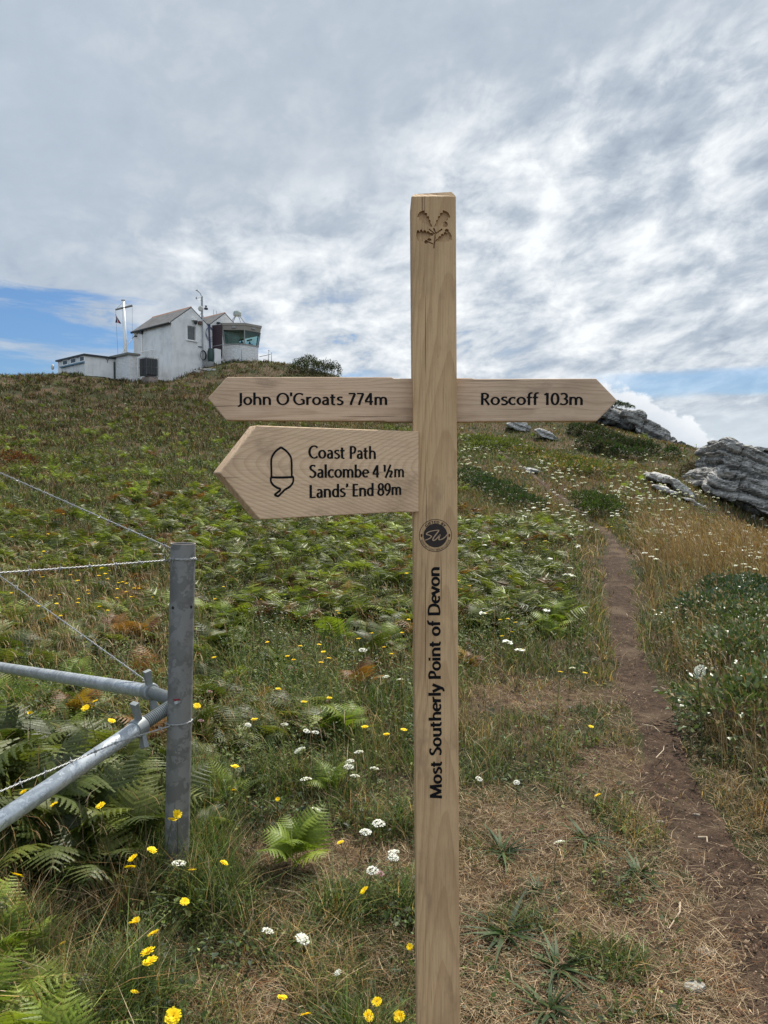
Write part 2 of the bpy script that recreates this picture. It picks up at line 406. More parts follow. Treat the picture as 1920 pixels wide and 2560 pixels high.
# ------------------------------------------------------------------ lettering drawn with a broad pen
def Ln(*p): return [(p[i], p[i + 1]) for i in range(0, len(p), 2)]
def Ar(cx, cy, rx, ry, a0, a1, n=22):
    return [(cx + rx * math.cos(R(a0 + (a1 - a0) * i / n)), cy + ry * math.sin(R(a0 + (a1 - a0) * i / n))) for i in range(n + 1)]
def Sp(*p):
    q = Ln(*p); out = []
    e = [q[0]] + q + [q[-1]]
    for i in range(len(q) - 1):
        a, b, c, d = e[i], e[i + 1], e[i + 2], e[i + 3]
        for k in range(6):
            t = k / 6
            out.append(tuple(0.5 * (2 * b[j] + (c[j] - a[j]) * t + (2 * a[j] - 5 * b[j] + 4 * c[j] - d[j]) * t * t + (3 * b[j] - a[j] - 3 * c[j] + d[j]) * t ** 3) for j in (0, 1)))
    out.append(q[-1]); return out
S_PTS = (.42,.60,.33,.645,.20,.635,.12,.54,.17,.44,.30,.36,.42,.25,.38,.10,.24,.035,.06,.09)
S_CAP = tuple(v * (1.22 if i % 2 == 0 else 1.46) for i, v in enumerate(S_PTS))
GLYPH = {
 'J': (.42, [Ln(.28,1,.28,.12), Ar(.08,.10,.20,.20,0,-95)]),
 'o': (.64, [Ar(.32,.335,.225,.285,0,360,32)]), 'O': (.92, [Ar(.46,.5,.355,.455,0,360,36)]),
 'h': (.64, [Ln(.13,0,.13,1.04), Ar(.325,.38,.20,.25,178,0), Ln(.525,.40,.525,0)]),
 'n': (.64, [Ln(.13,0,.13,.68), Ar(.325,.38,.20,.25,178,0), Ln(.525,.40,.525,0)]),
 'm': (.96, [Ln(.13,0,.13,.68), Ar(.30,.40,.175,.23,178,0), Ln(.475,.42,.475,0), Ar(.65,.40,.175,.23,178,0), Ln(.825,.42,.825,0)]),
 "'": (.2, [Ln(.1,1.05,.1,.74)]), '’': (.24, [Ln(.15,1.05,.15,.93), Sp(.15,.95,.14,.85,.06,.77)]),
 'G': (.86, [Ar(.46,.5,.355,.455,48,300), Sp(.60,.07,.68,.10,.74,.13), Ln(.74,.45,.74,.08), Ln(.54,.45,.74,.45)]),
 'r': (.43, [Ln(.13,0,.13,.68), Ar(.34,.37,.21,.265,176,72)]),
 'a': (.56, [Ln(.43,0,.43,.44), Ar(.26,.44,.17,.195,0,140), Sp(.43,.385,.30,.375,.16,.32,.12,.20,.17,.08,.28,.05,.40,.12)]),
 't': (.44, [Ln(.18,.88,.18,.17), Ar(.32,.17,.14,.135,180,290), Ln(.02,.63,.38,.63)]),
 's': (.48, [Sp(*S_PTS)]), 'S': (.62, [Sp(*S_CAP)]),
 '7': (.56, [Ln(.05,.95,.50,.95), Sp(.48,.95,.36,.60,.24,.22,.20,0)]),
 '4': (.62, [Ln(.42,0,.42,1), Ln(.41,.96,.06,.30), Ln(.03,.28,.58,.28)]),
 'R': (.64, [Ln(.14,0,.14,1), Sp(.14,.95,.34,.95,.47,.86,.49,.73,.44,.58,.32,.50,.14,.49), Ln(.30,.49,.58,0)]),
 'P': (.58, [Ln(.14,0,.14,1), Sp(.14,.95,.34,.95,.47,.85,.49,.70,.44,.54,.32,.455,.14,.45)]),
 'c': (.52, [Ar(.32,.335,.225,.285,48,312)]), 'C': (.74, [Ar(.46,.5,.355,.455,46,314)]),
 'f': (.38, [Ln(.17,0,.17,.80), Ar(.33,.80,.16,.20,180,68), Ln(.02,.63,.36,.63)]),
 '1': (.44, [Ln(.27,0,.27,1), Ln(.25,.97,.08,.83)]),
 '0': (.62, [Ar(.31,.5,.205,.455,0,360,32)]),
 '3': (.54, [Ar(.23,.735,.20,.225,145,-85), Ar(.22,.28,.24,.24,85,-145)]),
 '8': (.60, [Ar(.30,.74,.18,.22,0,360,28), Ar(.30,.27,.22,.235,0,360,28)]),
 '9': (.60, [Ar(.29,.67,.20,.285,0,360,28), Sp(.49,.68,.48,.45,.38,.20,.18,0)]),
 '2': (.56, [Sp(.08,.80,.16,.93,.28,.955,.42,.88,.44,.70,.34,.46,.08,.06), Ln(.06,.05,.52,.05)]),
 'b': (.64, [Ln(.13,0,.13,1.04), Ar(.325,.335,.205,.285,165,-165,30)]),
 'd': (.64, [Ln(.525,0,.525,1.04), Ar(.33,.335,.205,.285,15,345,30)]),
 'e': (.58, [Ar(.32,.335,.225,.285,2,312,30), Ln(.11,.355,.53,.355)]),
 'l': (.27, [Ln(.13,0,.13,1.04)]), 'i': (.27, [Ln(.13,0,.13,.68), Ln(.13,.83,.13,.98)]),
 'L': (.54, [Ln(.14,0,.14,1), Ln(.14,.05,.52,.05)]),
 'E': (.56, [Ln(.14,0,.14,1), Ln(.14,.95,.50,.95), Ln(.14,.52,.46,.52), Ln(.14,.05,.52,.05)]),
 'M': (.98, [Ln(.10,0,.16,1), Ln(.17,.98,.48,.06), Ln(.48,.06,.79,.98), Ln(.80,1,.86,0)]),
 'u': (.64, [Ln(.13,.68,.13,.28), Ar(.325,.29,.20,.255,182,360), Ln(.525,.68,.525,0)]),
 'y': (.54, [Ln(.04,.68,.28,.02), Sp(.51,.68,.29,.03,.22,-.16,.05,-.25)]),
 'v': (.54, [Ln(.04,.68,.27,.03), Ln(.50,.68,.27,.03)]),
 'D': (.82, [Ln(.14,0,.14,1), Sp(.14,.95,.36,.95,.60,.86,.71,.64,.71,.36,.60,.14,.36,.05,.14,.05)]),
 'I': (.27, [Ln(.13,0,.13,1)]), 'F': (.52, [Ln(.14,0,.14,1), Ln(.14,.95,.48,.95), Ln(.14,.52,.44,.52)]),
 'T': (.60, [Ln(.30,0,.30,1), Ln(.03,.95,.57,.95)]), 'H': (.76, [Ln(.13,0,.13,1), Ln(.63,0,.63,1), Ln(.13,.52,.63,.52)]),
 'B': (.62, [Ln(.14,0,.14,1), Sp(.14,.95,.34,.95,.46,.86,.46,.65,.34,.53,.14,.52), Sp(.14,.52,.38,.52,.52,.40,.52,.18,.38,.05,.14,.05)]),
 'Y': (.62, [Ln(.31,0,.31,.45), Ln(.04,1,.31,.43), Ln(.58,1,.31,.43)]),
 'U': (.74, [Ln(.13,1,.13,.32), Ar(.37,.32,.24,.28,180,360), Ln(.61,1,.61,.32)]),
 'W': (1.0, [Ln(.05,1,.27,.02), Ln(.27,.02,.50,.95), Ln(.50,.95,.73,.02), Ln(.73,.02,.95,1)]),
 'A': (.72, [Ln(.05,0,.36,1), Ln(.36,1,.67,0), Ln(.16,.32,.56,.32)]),
 'N': (.76, [Ln(.13,0,.13,1), Ln(.13,.98,.63,.02), Ln(.63,0,.63,1)]),
 ' ': (.30, []),
}
def half(pts, s, dx, dy): return [(x * s + dx, y * s + dy) for x, y in pts]
GLYPH['½'] = (.94, [half(p, .55, 0, .46) for p in GLYPH['1'][1]] + [Ln(.22,-.04,.66,1.04)] + [half(p, .55, .52, 0) for p in GLYPH['2'][1]])
class Pen:
    def __init__(s): s.mb = MB(); s.k = 0
    def stroke(s, pts, hx, hy, fmap):
        """a broad pen hx wide, hy high, run along pts; fmap takes (x, y, lift) to 3D"""
        n = len(pts); s.k += 1; lift = 0.0005 + 0.00001 * (s.k % 40)
        closed = n > 3 and abs(pts[0][0] - pts[-1][0]) < 1e-6 and abs(pts[0][1] - pts[-1][1]) < 1e-6
        vs = []
        for i, p in enumerate(pts):
            a = pts[(i - 1) % (n - 1)] if closed else pts[max(i - 1, 0)]
            b = pts[(i + 1) % (n - 1)] if closed else pts[min(i + 1, n - 1)]
            tx, ty = b[0] - a[0], b[1] - a[1]; L = math.hypot(tx, ty) or 1
            nx, ny = -ty / L, tx / L
            h = math.sqrt((hx * nx) ** 2 + (hy * ny) ** 2)
            vs += [fmap(p[0] + nx * h, p[1] + ny * h, lift), fmap(p[0] - nx * h, p[1] - ny * h, lift)]
        s.mb.add(vs, [(2 * i, 2 * i + 1, 2 * i + 3, 2 * i + 2) for i in range(n - 1)])
    def text(s, txt, width, fmap, hx=.135, hy=.08, gap=0.0):
        """set txt so that it is `width` cap heights long; fmap in cap heights"""
        nat = sum(GLYPH[c][0] + gap for c in txt); k = width / nat; x = 0
        for c in txt:
            w, strokes = GLYPH[c]
            for st in strokes: s.stroke([(x + p[0] * k, p[1]) for p in st], hx * (0.5 + 0.5 * k), hy, fmap)
            x += (w + gap) * k

# ------------------------------------------------------------------ signpost
def wood(name, axis, light, dark, seed=0.0, cone=0.0, ring=120.0, centre=(0.02, -0.06), fibre=1.0, warp=0.012):
    m, T, b = new_mat(name)
    o = T.n('ShaderNodeTexCoord').outputs['Object']
    x, y, z = T.sep(o)
    lng = {'x': x, 'z': z}[axis]; c1 = y; c2 = {'x': z, 'z': x}[axis]
    base = T.xyz(T.m('ADD', T.m('MULTIPLY', lng, 2.6), seed), T.m('MULTIPLY', c1, 14.0), T.m('MULTIPLY', c2, 14.0))
    wv = T.m('SUBTRACT', T.noise(base, 1.0, 3, 0.5), 0.5)
    a1 = T.m('ADD', T.m('SUBTRACT', c1, centre[1]), T.m('MULTIPLY', wv, warp))
    a2 = T.m('ADD', T.m('SUBTRACT', c2, centre[0]), T.m('MULTIPLY', wv, warp * 3.0))
    r = T.m('SQRT', T.m('ADD', T.m('MULTIPLY', a1, a1), T.m('MULTIPLY', a2, a2)))
    r = T.m('ADD', r, T.m('MULTIPLY', lng, cone))
    ph = T.m('FRACT', T.m('ADD', T.m('MULTIPLY', r, ring), T.m('MULTIPLY', wv, 2.2)))
    late = T.m('MULTIPLY', T.step(ph, 0.35, 0.93), T.step(ph, 1.0, 0.95))
    fib = T.noise(T.xyz(T.m('MULTIPLY', lng, 9.0), T.m('MULTIPLY', c1, 420.0), T.m('MULTIPLY', c2, 420.0)), 1.0, 3, 0.6)
    blotch = T.noise(T.xyz(T.m('MULTIPLY', lng, 5.0), T.m('MULTIPLY', c1, 9.0), T.m('MULTIPLY', c2, 9.0)), 1.0, 4, 0.6)
    pore = T.step(T.noise(T.xyz(T.m('MULTIPLY', lng, 42.0), T.m('MULTIPLY', c1, 900.0), T.m('MULTIPLY', c2, 900.0)), 1.0, 2, 0.5), 0.64, 0.74)
    c = T.mix(T.m('MULTIPLY', late, 0.46), light, dark)
    c = T.mix(T.m('MULTIPLY', T.step(fib, 0.40, 0.72), 0.30 * fibre), c, tuple(q * 0.55 for q in dark))
    c = T.mix(T.m('MULTIPLY', T.step(blotch, 0.42, 0.74), 0.45), c, tuple(q * 0.72 for q in dark))
    c = T.mix(T.m('MULTIPLY', pore, 0.35), c, tuple(q * 0.3 for q in dark))
    crk = T.noise(T.xyz(T.m('MULTIPLY', lng, 3.2), T.m('MULTIPLY', c1, 210.0), T.m('MULTIPLY', c2, 210.0)), 1.0, 2, 0.4)
    c = T.mix(T.m('MULTIPLY', T.step(crk, 0.685, 0.72), 0.75), c, tuple(q * 0.22 for q in dark))
    stain = T.noise(T.xyz(T.m('MULTIPLY', lng, 7.0), T.m('MULTIPLY', c1, 16.0), T.m('MULTIPLY', c2, 16.0)), 1.0, 5, 0.65)
    c = T.mix(T.m('MULTIPLY', T.step(stain, 0.56, 0.72), 0.5), c, tuple(q * w for q, w in zip(dark, (0.62, 0.66, 0.75))))
    T.put(b.inputs['Base Color'], c); b.inputs['Roughness'].default_value = 0.72; b.inputs['Specular IOR Level'].default_value = 0.25
    T.put(b.inputs['Normal'], T.bump(T.m('ADD', T.m('MULTIPLY', fib, 0.7), T.m('MULTIPLY', late, -0.4)), 0.35, 0.002))
    return m
M_BLACK = simple('black_paint', (0.006, 0.006, 0.007), 0.7, var=0.3, spec=0.12)

def leaf_outline(base, tip, hw, lobes=5):
    bx, by = base; tx, ty = tip; L = math.hypot(tx - bx, ty - by); ux, uy = (tx - bx) / L, (ty - by) / L; nx, ny = -uy, ux
    def side(sg):
        pts = []; n = lobes * 8
        for i in range(n + 1):
            t = i / n
            w = hw * (math.sin(math.pi * min(t * 0.62 + 0.02, 1)) ** 1.1) * (1 if t < 0.86 else math.sqrt(max(0, 1 - ((t - 0.86) / 0.14) ** 2)))
            w *= 0.66 + 0.40 * abs(math.sin(math.pi * lobes * t))
            pts.append((bx + ux * L * t + nx * w * sg, by + uy * L * t + ny * w * sg))
        return pts
    return side(1) + side(-1)[::-1][1:-1]

def build_signpost():
    Yf = 1.72; HW = 0.0492
    xt = at(1084.5, 480, Yf).x; zt = at(1084.5, 480, Yf).z; xb = at(1097, 2560, Yf).x; zb = at(1097, 2560, Yf).z
    slope = (xt - xb) / (zt - zb); x0 = xb - slope * zb
    g0 = gz1(x0, Yf + HW)
    root = empty('signpost', (x0, Yf + HW, g0))
    tag(root, 'tall pale wooden signpost with three pointed arms standing on the dry turf', 'signpost')
    rl = Vector(root.location)
    W_POST = wood('post_oak', 'z', (0.56, 0.375, 0.205), (0.38, 0.225, 0.115), 0.0, cone=0.055, ring=105.0, centre=(0.012, 0.012), warp=0.02)
    W_ARM = wood('arm_oak', 'x', (0.60, 0.43, 0.295), (0.41, 0.27, 0.17), 4.0, cone=0.03, ring=135.0, centre=(-0.03, 0.03), warp=0.016)
    W_LOW = wood('low_arm_oak', 'x', (0.68, 0.49, 0.32), (0.46, 0.29, 0.17), 9.0, cone=-0.30, ring=140.0, centre=(0.01, 0.035), warp=0.010)
    # --- post, carved with the leaf emblem
    mb = MB(); top = zt - g0; ch = 0.010
    def lean(x, y, z): return Vector((x + slope * (z + g0 - 0), y, z))
    # the lean starts at the ground
    def P(x, y, z): return Vector((x + slope * z, y, z))
    ring = lambda w, z: [P(-w, -w, z), P(w, -w, z), P(w, w, z), P(-w, w, z)]
    mb.hexa(ring(HW, -0.45) + ring(HW, top - ch))
    bm = bmesh.new()
    me0 = mb.mesh(); bm.from_mesh(me0)
    up = [f for f in bm.faces if f.normal.z > 0.9]
    r = bmesh.ops.extrude_face_region(bm, geom=up)
    vs = [g for g in r['geom'] if isinstance(g, bmesh.types.BMVert)]
    c = P(0, 0, top)
    for v in vs:
        v.co.z = top + (0.004 if v.co.x > c.x else -0.001)
        v.co.x = c.x + (v.co.x - c.x) * 0.82; v.co.y = c.y + (v.co.y - c.y) * 0.80
    bmesh.ops.delete(bm, geom=[f for f in up if f.is_valid], context='FACES')
    edges = [e for e in bm.edges if abs((e.verts[0].co - e.verts[1].co).normalized().z) > 0.9]
    bmesh.ops.bevel(bm, geom=edges, offset=0.0035, segments=2, affect='EDGES', profile=0.6)
    bmesh.ops.recalc_face_normals(bm, faces=bm.faces)
    me = bpy.data.meshes.new('post'); bm.to_mesh(me); bm.free()
    post = link('post', me, W_POST, root)
    # emblem cutter: lobed leaves, acorns and twigs, cut 4 mm into the face
    k = Yf / FOC / 7.54
    ec = at(980 + 780 / 7.54, 440 + 1050 / 7.54, Yf) - rl
    def e2(p): return ((p[0] - 780) * k, -(p[1] - 1050) * k)
    def cutters():
        out = []
        for ba, tp, hw in (((757, 965), (520, 690), 88), ((795, 965), (1052, 695), 92), ((792, 1095), (462, 1125), 105), ((812, 1225), (1115, 1105), 92)):
            out.append([e2(p) for p in leaf_outline(ba, tp, hw)])
        for cx, cy, rx, ry in ((1000, 915, 48, 55), (1028, 1028, 40, 30), (706, 1195, 40, 26), (645, 1238, 34, 36)):
            out.append([e2((cx + rx * math.cos(a), cy + ry * math.sin(a))) for a in np.linspace(0, 2 * math.pi, 17)[:-1]])
        for pts, w in (([(786, 985), (824, 1080)], 14), ([(824, 1085), (945, 1002)], 14), ([(815, 1080), (803, 1225)], 14), ([(803, 1225), (788, 1355)], 15), ([(655, 1225), (778, 1275)], 11), ([(700, 1000), (800, 1085)], 11)):
            (ax, ay), (bx, by) = pts; L = math.hypot(bx - ax, by - ay); nx, ny = -(by - ay) / L * w, (bx - ax) / L * w
            out.append([e2((ax + nx, ay + ny)), e2((bx + nx, by + ny)), e2((bx - nx, by - ny)), e2((ax - nx, ay - ny))])
        return out
    fr = (Vector((ec.x, -HW, ec.z)), Vector((1, 0, 0)), Vector((0, 0, 1)), Vector((0, 1, 0)))
    for i, ol in enumerate(cutters()):
        cm = MB(); cm.prism(ol, -0.01, 0.0080 - 0.00017 * i, fr)
        co = link('cutter', cm.mesh(), None)
        co.parent = root
        bo = post.modifiers.new('cut', 'BOOLEAN'); bo.operation = 'DIFFERENCE'; bo.object = co; bo.solver = 'EXACT'
    bpy.context.view_layer.update()
    dg = bpy.context.evaluated_depsgraph_get()
    new = bpy.data.meshes.new_from_object(post.evaluated_get(dg))
    post.modifiers.clear(); post.data = new; new.name = 'post'
    for o in [o for o in bpy.data.objects if o.name.startswith('cutter')]: bpy.data.objects.remove(o)
    new.polygons.foreach_set('use_smooth', [False] * len(new.polygons))
    # --- vertical words on the post
    def pf(px, py): q = at(px, py, Yf) - rl; return q.x, q.z
    def on_post(x, z, lift): return Vector((x + slope * 0, -HW - lift, z))
    pen = Pen(); bx0, bz0 = pf(1105.0, 1996); bx1, bz1 = pf(1099.0, 1417)
    L = math.hypot(bx1 - bx0, bz1 - bz0); ux, uz = (bx1 - bx0) / L, (bz1 - bz0) / L; cap = 0.0274
    pen.text('Most Southerly Point of Devon', L / cap, lambda x, y, l: on_post(bx0 + ux * x * cap - uz * y * cap, bz0 + uz * x * cap + ux * y * cap, l), .112, .07)
    tag(pen.mb.build('lettering', M_BLACK, root), 'black words running up the post')
    # --- round burnt badge
    M_BURN = simple('burnt_wood', (0.022, 0.014, 0.011), 0.8, var=0.5, scale=90)
    cx, cz = pf(1088.6, 1338.6); kk = Yf / FOC
    Ro, Ri = 40.4 * kk, 29.8 * kk
    pen = Pen(); mp = lambda x, y, l: on_post(cx + x, cz + y, l)
    pen.stroke(Ar(0, 0, Ro, Ro, 0, 360, 64), 0.0006, 0.0006, mp)
    def arc_text(txt, rad, a_mid, span, cap, inward, hx, hy):
        nat = sum(GLYPH[c][0] + .14 for c in txt)
        def fm(x, y, l):
            t = x / nat - 0.5
            if inward:   # reads along the bottom
                a = R(a_mid + span * t); rr = rad - y * cap
            else:
                a = R(a_mid - span * t); rr = rad + y * cap
            return mp(rr * math.cos(a), rr * math.sin(a), l)
        pen.text(txt, nat, fm, hx, hy, gap=.14)
    arc_text('GIFTED BY', 30.5 * kk, 90, 96, 6.3 * kk, False, .105, .085)
    arc_text('SOUTH WEST COAST PATH ASSOCIATION', 38.5 * kk, 270, 146, 4.8 * kk, True, .07, .055)
    for sx in (-1, 1):
        for dx, dy, rx, ry in ((0, 1.2, 2.3, 2.6), (0, -2.2, 1.9, 1.6)):
            pen.mb.add([mp((sx * 34.7 + dx) * kk, dy * kk, 0.0007)] + [mp((sx * 34.7 + dx + rx * math.cos(a)) * kk, (dy + ry * math.sin(a)) * kk, 0.0007) for a in np.linspace(0, 2 * math.pi, 15)[:-1]], [(0, 1 + i, 1 + (i + 1) % 14) for i in range(14)])
    pen.mb.add([mp(0, 0, 0.0006)] + [mp(Ri * math.cos(a), Ri * math.sin(a), 0.0006) for a in np.linspace(0, 2 * math.pi, 65)[:-1]], [(0, 1 + i, 1 + (i + 1) % 64) for i in range(64)])
    bd = pen.mb.build('badge', M_BURN, root); tag(bd, 'round burnt badge with a pale script monogram')
    pen = Pen(); q = kk / 9.217
    sc1 = Sp(570-815,-(925-817), 640-815,-(905-817), 720-815,-(850-817), 690-815,-(815-817), 610-815,-(790-817), 640-815,-(745-817), 740-815,-(712-817), 860-815,-(695-817), 890-815,-(705-817), 830-815,-(790-817), 765-815,-(880-817), 760-815,-(930-817), 800-815,-(925-817), 870-815,-(860-817), 925-815,-(795-817), 900-815,-(860-817), 900-815,-(915-817), 960-815,-(905-817), 1040-815,-(850-817), 1085-815,-(795-817))
    pen.stroke([(a * q, b * q) for a, b in sc1], 0.00135, 0.0009, lambda x, y, l: mp(x, y, l + 0.0006))
    pen.mb.build('monogram', simple('bare_wood_line', (0.42, 0.29, 0.18), 0.8), bd)
    # --- two level arms through the post, one to each side
    Ya = Yf + 0.034; TH = 0.030
    def arm(name_label, pts_px, mat, text, x0p, x1p, basep, capm):
        org = at(1086, 998, Ya)
        a = MB(); fr = (Vector((0, 0, 0)), Vector((1, 0, 0)), Vector((0, 0, 1)), Vector((0, 1, 0)))
        ol = []
        for px, py in pts_px:
            p = at(px, py, Ya) - org; ol.append((p.x, p.z))
        a.prism(ol, 0, TH, fr)
        o = a.build('sign_arm', mat, root, bevel=0.0026); o.location = org - rl
        tag(o, name_label)
        pen = Pen(); p0 = at(x0p, basep, Ya) - org; p1 = at(x1p, basep, Ya) - org
        pen.text(text, (p1.x - p0.x) / capm, lambda x, y, l: Vector((p0.x + x * capm, -l, p0.z + y * capm)), .092, .06)
        t = pen.mb.build('lettering', M_BLACK, o)
    arm('level wooden arm pointing left with one line of words', [(1033, 946), (985, 946), (979, 942.5), (567, 942.5), (519, 995), (565, 1051), (960, 1053), (968, 1055), (1033, 1055)], W_ARM, "John O'Groats 774m", 592, 970, 1012.5, 0.0272)
    arm('level wooden arm pointing right with one line of words', [(1140, 945), (1180, 945), (1187, 947), (1491, 946), (1544, 1001), (1492, 1053), (1188, 1054), (1180, 1055.5), (1140, 1055.5)], W_ARM, 'Roscoff 103m', 1200, 1459, 1012.5, 0.0272)
    # --- the broad arm, turned towards us, housed in the corner of the post
    E0 = at(1047, 1178, Yf - 0.006)
    ang = math.atan2(0.61, 0.79)
    e = Vector((-math.cos(ang), -math.sin(ang), 0)); nrm = Vector((math.sin(ang), -math.cos(ang), 0))
    X = -e; Z = Vector((0, 0, 1)); N = -nrm
    def loc(px, py): p = onplane(px, py, E0, nrm) - E0; return (p.dot(X), p.z)
    ol = [loc(*q) for q in ((1047.5, 1078.5), (642, 1063.5), (549, 1182), (650, 1299), (1012, 1279.5), (1020, 1281.5), (1047.5, 1280))]
    a = MB(); a.prism(ol, 0, 0.030, (Vector((0, 0, 0)), Vector((1, 0, 0)), Vector((0, 0, 1)), Vector((0, 1, 0))))
    o = a.build('sign_arm', W_LOW, root, bevel=0.0022)
    o.location = E0 - rl; o.rotation_euler = (0, 0, ang)
    tag(o, 'broad lower wooden arm with an acorn and three lines of words')
    pen = Pen()
    for txt, x0p, y0p, x1p, y1p, capp in (('Coast Path', 770, 1146.2, 940, 1147.5, 33), ('Salcombe 4 ½m', 771, 1194.8, 1011, 1193, 33), ('Lands’ End 89m', 772, 1245.5, 1004, 1237, 33)):
        a0 = loc(x0p, y0p); a1 = loc(x1p, y1p); c0 = loc(x0p, y0p - capp)
        capm = c0[1] - a0[1]; w = math.hypot(a1[0] - a0[0], a1[1] - a0[1]); tz = (a1[1] - a0[1]) / w
        pen.text(txt, w / capm, lambda x, y, l: Vector((a0[0] + x * capm, -l, a0[1] + x * capm * tz + y * capm)), .10, .055)
    pen.mb.build('lettering', M_BLACK, o)
    pen = Pen(); z8 = lambda x, y: loc(520 + x / 3.072, 1040 + y / 3.072); fm = lambda x, y, l: Vector((x, -l, y))
    for st in ([(560, 240), (520, 270), (492, 312), (485, 350), (486, 410), (487, 472)], [(560, 240), (602, 270), (632, 310), (641, 350), (642, 410), (643, 472)],
               [(478, 470), (540, 472), (600, 471), (658, 468)], [(483, 470), (482, 500), (500, 530), (530, 550), (553, 560), (550, 574), (514, 602), (524, 612), (540, 614), (565, 590), (590, 566), (630, 540), (652, 508), (655, 470)]):
        p = [z8(*q) for q in st]
        pen.stroke(Sp(*[v for q in p for v in q]), 0.0021, 0.0021, fm)
    pen.mb.build('acorn_emblem', M_BLACK, o)
    return root
SIGN = build_signpost()

# ------------------------------------------------------------------ galvanised corner post, braces and barbed wire
def galvanised(name, c0, c1, rough, metal, spangle=26.0):
    m, T, b = new_mat(name)
    o = T.n('ShaderNodeTexCoord').outputs['Object']
    vo = T.n('ShaderNodeTexVoronoi'); T.put(vo.inputs['Vector'], T.mix(0.12, o, T.noise(o, 40, 3))) ; vo.inputs['Scale'].default_value = spangle
    cell = T.sep(vo.outputs['Color'])[0]
    n = T.noise(o, 9, 6, 0.65); str_ = T.noise(T.scale(o, (60, 60, 3)), 1.0, 4, 0.6)
    c = T.mix(T.step(T.m('ADD', T.m('MULTIPLY', cell, 0.6), T.m('MULTIPLY', n, 0.45)), 0.28, 0.75), c0, c1)
    c = T.mix(T.m('MULTIPLY', T.step(str_, 0.66, 0.80), 0.6), c, tuple(q * 0.35 for q in c0))
    T.put(b.inputs['Base Color'], c); b.inputs['Metallic'].default_value = metal
    T.put(b.inputs['Roughness'], T.m('ADD', rough, T.m('MULTIPLY', cell, 0.12)))
    T.put(b.inputs['Normal'], T.bump(n, 0.08, 0.004))
    return m
def build_fence():
    G1 = galvanised('weathered_galvanised_steel', (0.135, 0.135, 0.130), (0.215, 0.214, 0.208), 0.48, 0.35)
    G2 = galvanised('bright_galvanised_steel', (0.34, 0.37, 0.39), (0.52, 0.55, 0.57), 0.36, 0.55, 60)
    G3 = simple('zinc_casting', (0.24, 0.26, 0.265), 0.5, 0.4, 0.25, 60)
    RUST = simple('cut_steel_rim', (0.42, 0.36, 0.32), 0.5, 0.3, 0.3, 40)
    D = 2.85; top = at(458, 1358, D); bot = at(441, 2185, D); rad = 0.0455
    ax = (top - bot).normalized(); A = ax.cross(Vector((0, 1, 0))).normalized() * -1; Bv = ax.cross(A)
    root = empty('fence_post', bot)
    tag(root, 'grey galvanised steel tube post with an open top, ending the wire fence', 'fence post')
    seg = 48; L = (top - bot).length
    def wall(mb, r0, r1, z0, z1):
        pass
    bm = MB(); zs = [-0.35, 0, L * .5, L - 0.03, L - 0.0015]
    vs = []
    for z in zs:
        for k in range(seg):
            a = 2 * math.pi * k / seg; vs.append(ax * z + (A * math.cos(a) + Bv * math.sin(a)) * rad)
    fs = [(i * seg + k, i * seg + (k + 1) % seg, (i + 1) * seg + (k + 1) % seg, (i + 1) * seg + k) for i in range(len(zs) - 1) for k in range(seg)]
    # inner wall
    n0 = len(vs); ri = rad - 0.0035
    for z in (L - 0.0015, L - 0.30):
        for k in range(seg):
            a = 2 * math.pi * k / seg; vs.append(ax * z + (A * math.cos(a) + Bv * math.sin(a)) * ri)
    fs += [(n0 + k, n0 + (k + 1) % seg, n0 + seg + (k + 1) % seg, n0 + seg + k) for k in range(seg)] + [tuple(n0 + seg + k for k in range(seg))]
    bm.add(vs, fs)
    bm.build('tube', G1, root, smooth=True)
    rim = MB(); vs = []
    for r_, z in ((rad, L - .0015), (rad, L), (ri, L), (ri, L - .0015)):
        for k in range(seg):
            a = 2 * math.pi * k / seg; vs.append(ax * z + (A * math.cos(a) + Bv * math.sin(a)) * r_)
    rim.add(vs, [(i * seg + k, i * seg + (k + 1) % seg, (i + 1) * seg + (k + 1) % seg, (i + 1) * seg + k) for i in range(3) for k in range(seg)])
    rim.build('rim', RUST, root)
    front = lambda px, py: at(px, py, D)
    for px in (433, 477):            # two bolt holes: dark discs set into the tube wall
        h = at(px, 1515, D) - bot; t = h.dot(ax)
        bb = Vector((-bot.x, -bot.y, 0)); bb = (bb - ax * bb.dot(ax)).normalized(); aa = bb.cross(ax) * -1
        lat = h.dot(aa) / 0.97
        cs = max(-0.95, min(0.95, lat / rad)); nrm = aa * cs + bb * math.sqrt(1 - cs * cs)
        tang = ax.cross(nrm)
        mb = MB(); c = ax * t + nrm * (rad + 0.0006)
        mb.add([c] + [c + (ax * math.cos(q) + tang * math.sin(q) * 1.0) * 0.0062 for q in np.linspace(0, 2 * math.pi, 17)[:-1]], [(0, 1 + i, 1 + (i + 1) % 16) for i in range(16)])
        mb.build('bolt_hole', simple('hole_dark', (0.01, 0.01, 0.011), 0.9), root)
    # weld plate where the lower brace meets the post
    wp = at(443, 1755, D - rad - 0.004) - bot
    MB().box(wp, (0.020, 0.012, 0.010), Matrix.Rotation(R(-25), 3, 'Y')).build('bracket', G2, root)
    tag(MB().box(wp + Vector((-0.002, -0.001, 0.0085)), (0.024, 0.010, 0.0035)).build('paint_mark', simple('red_paint', (0.22, 0.01, 0.015), 0.6), root), 'small dab of dark red paint')

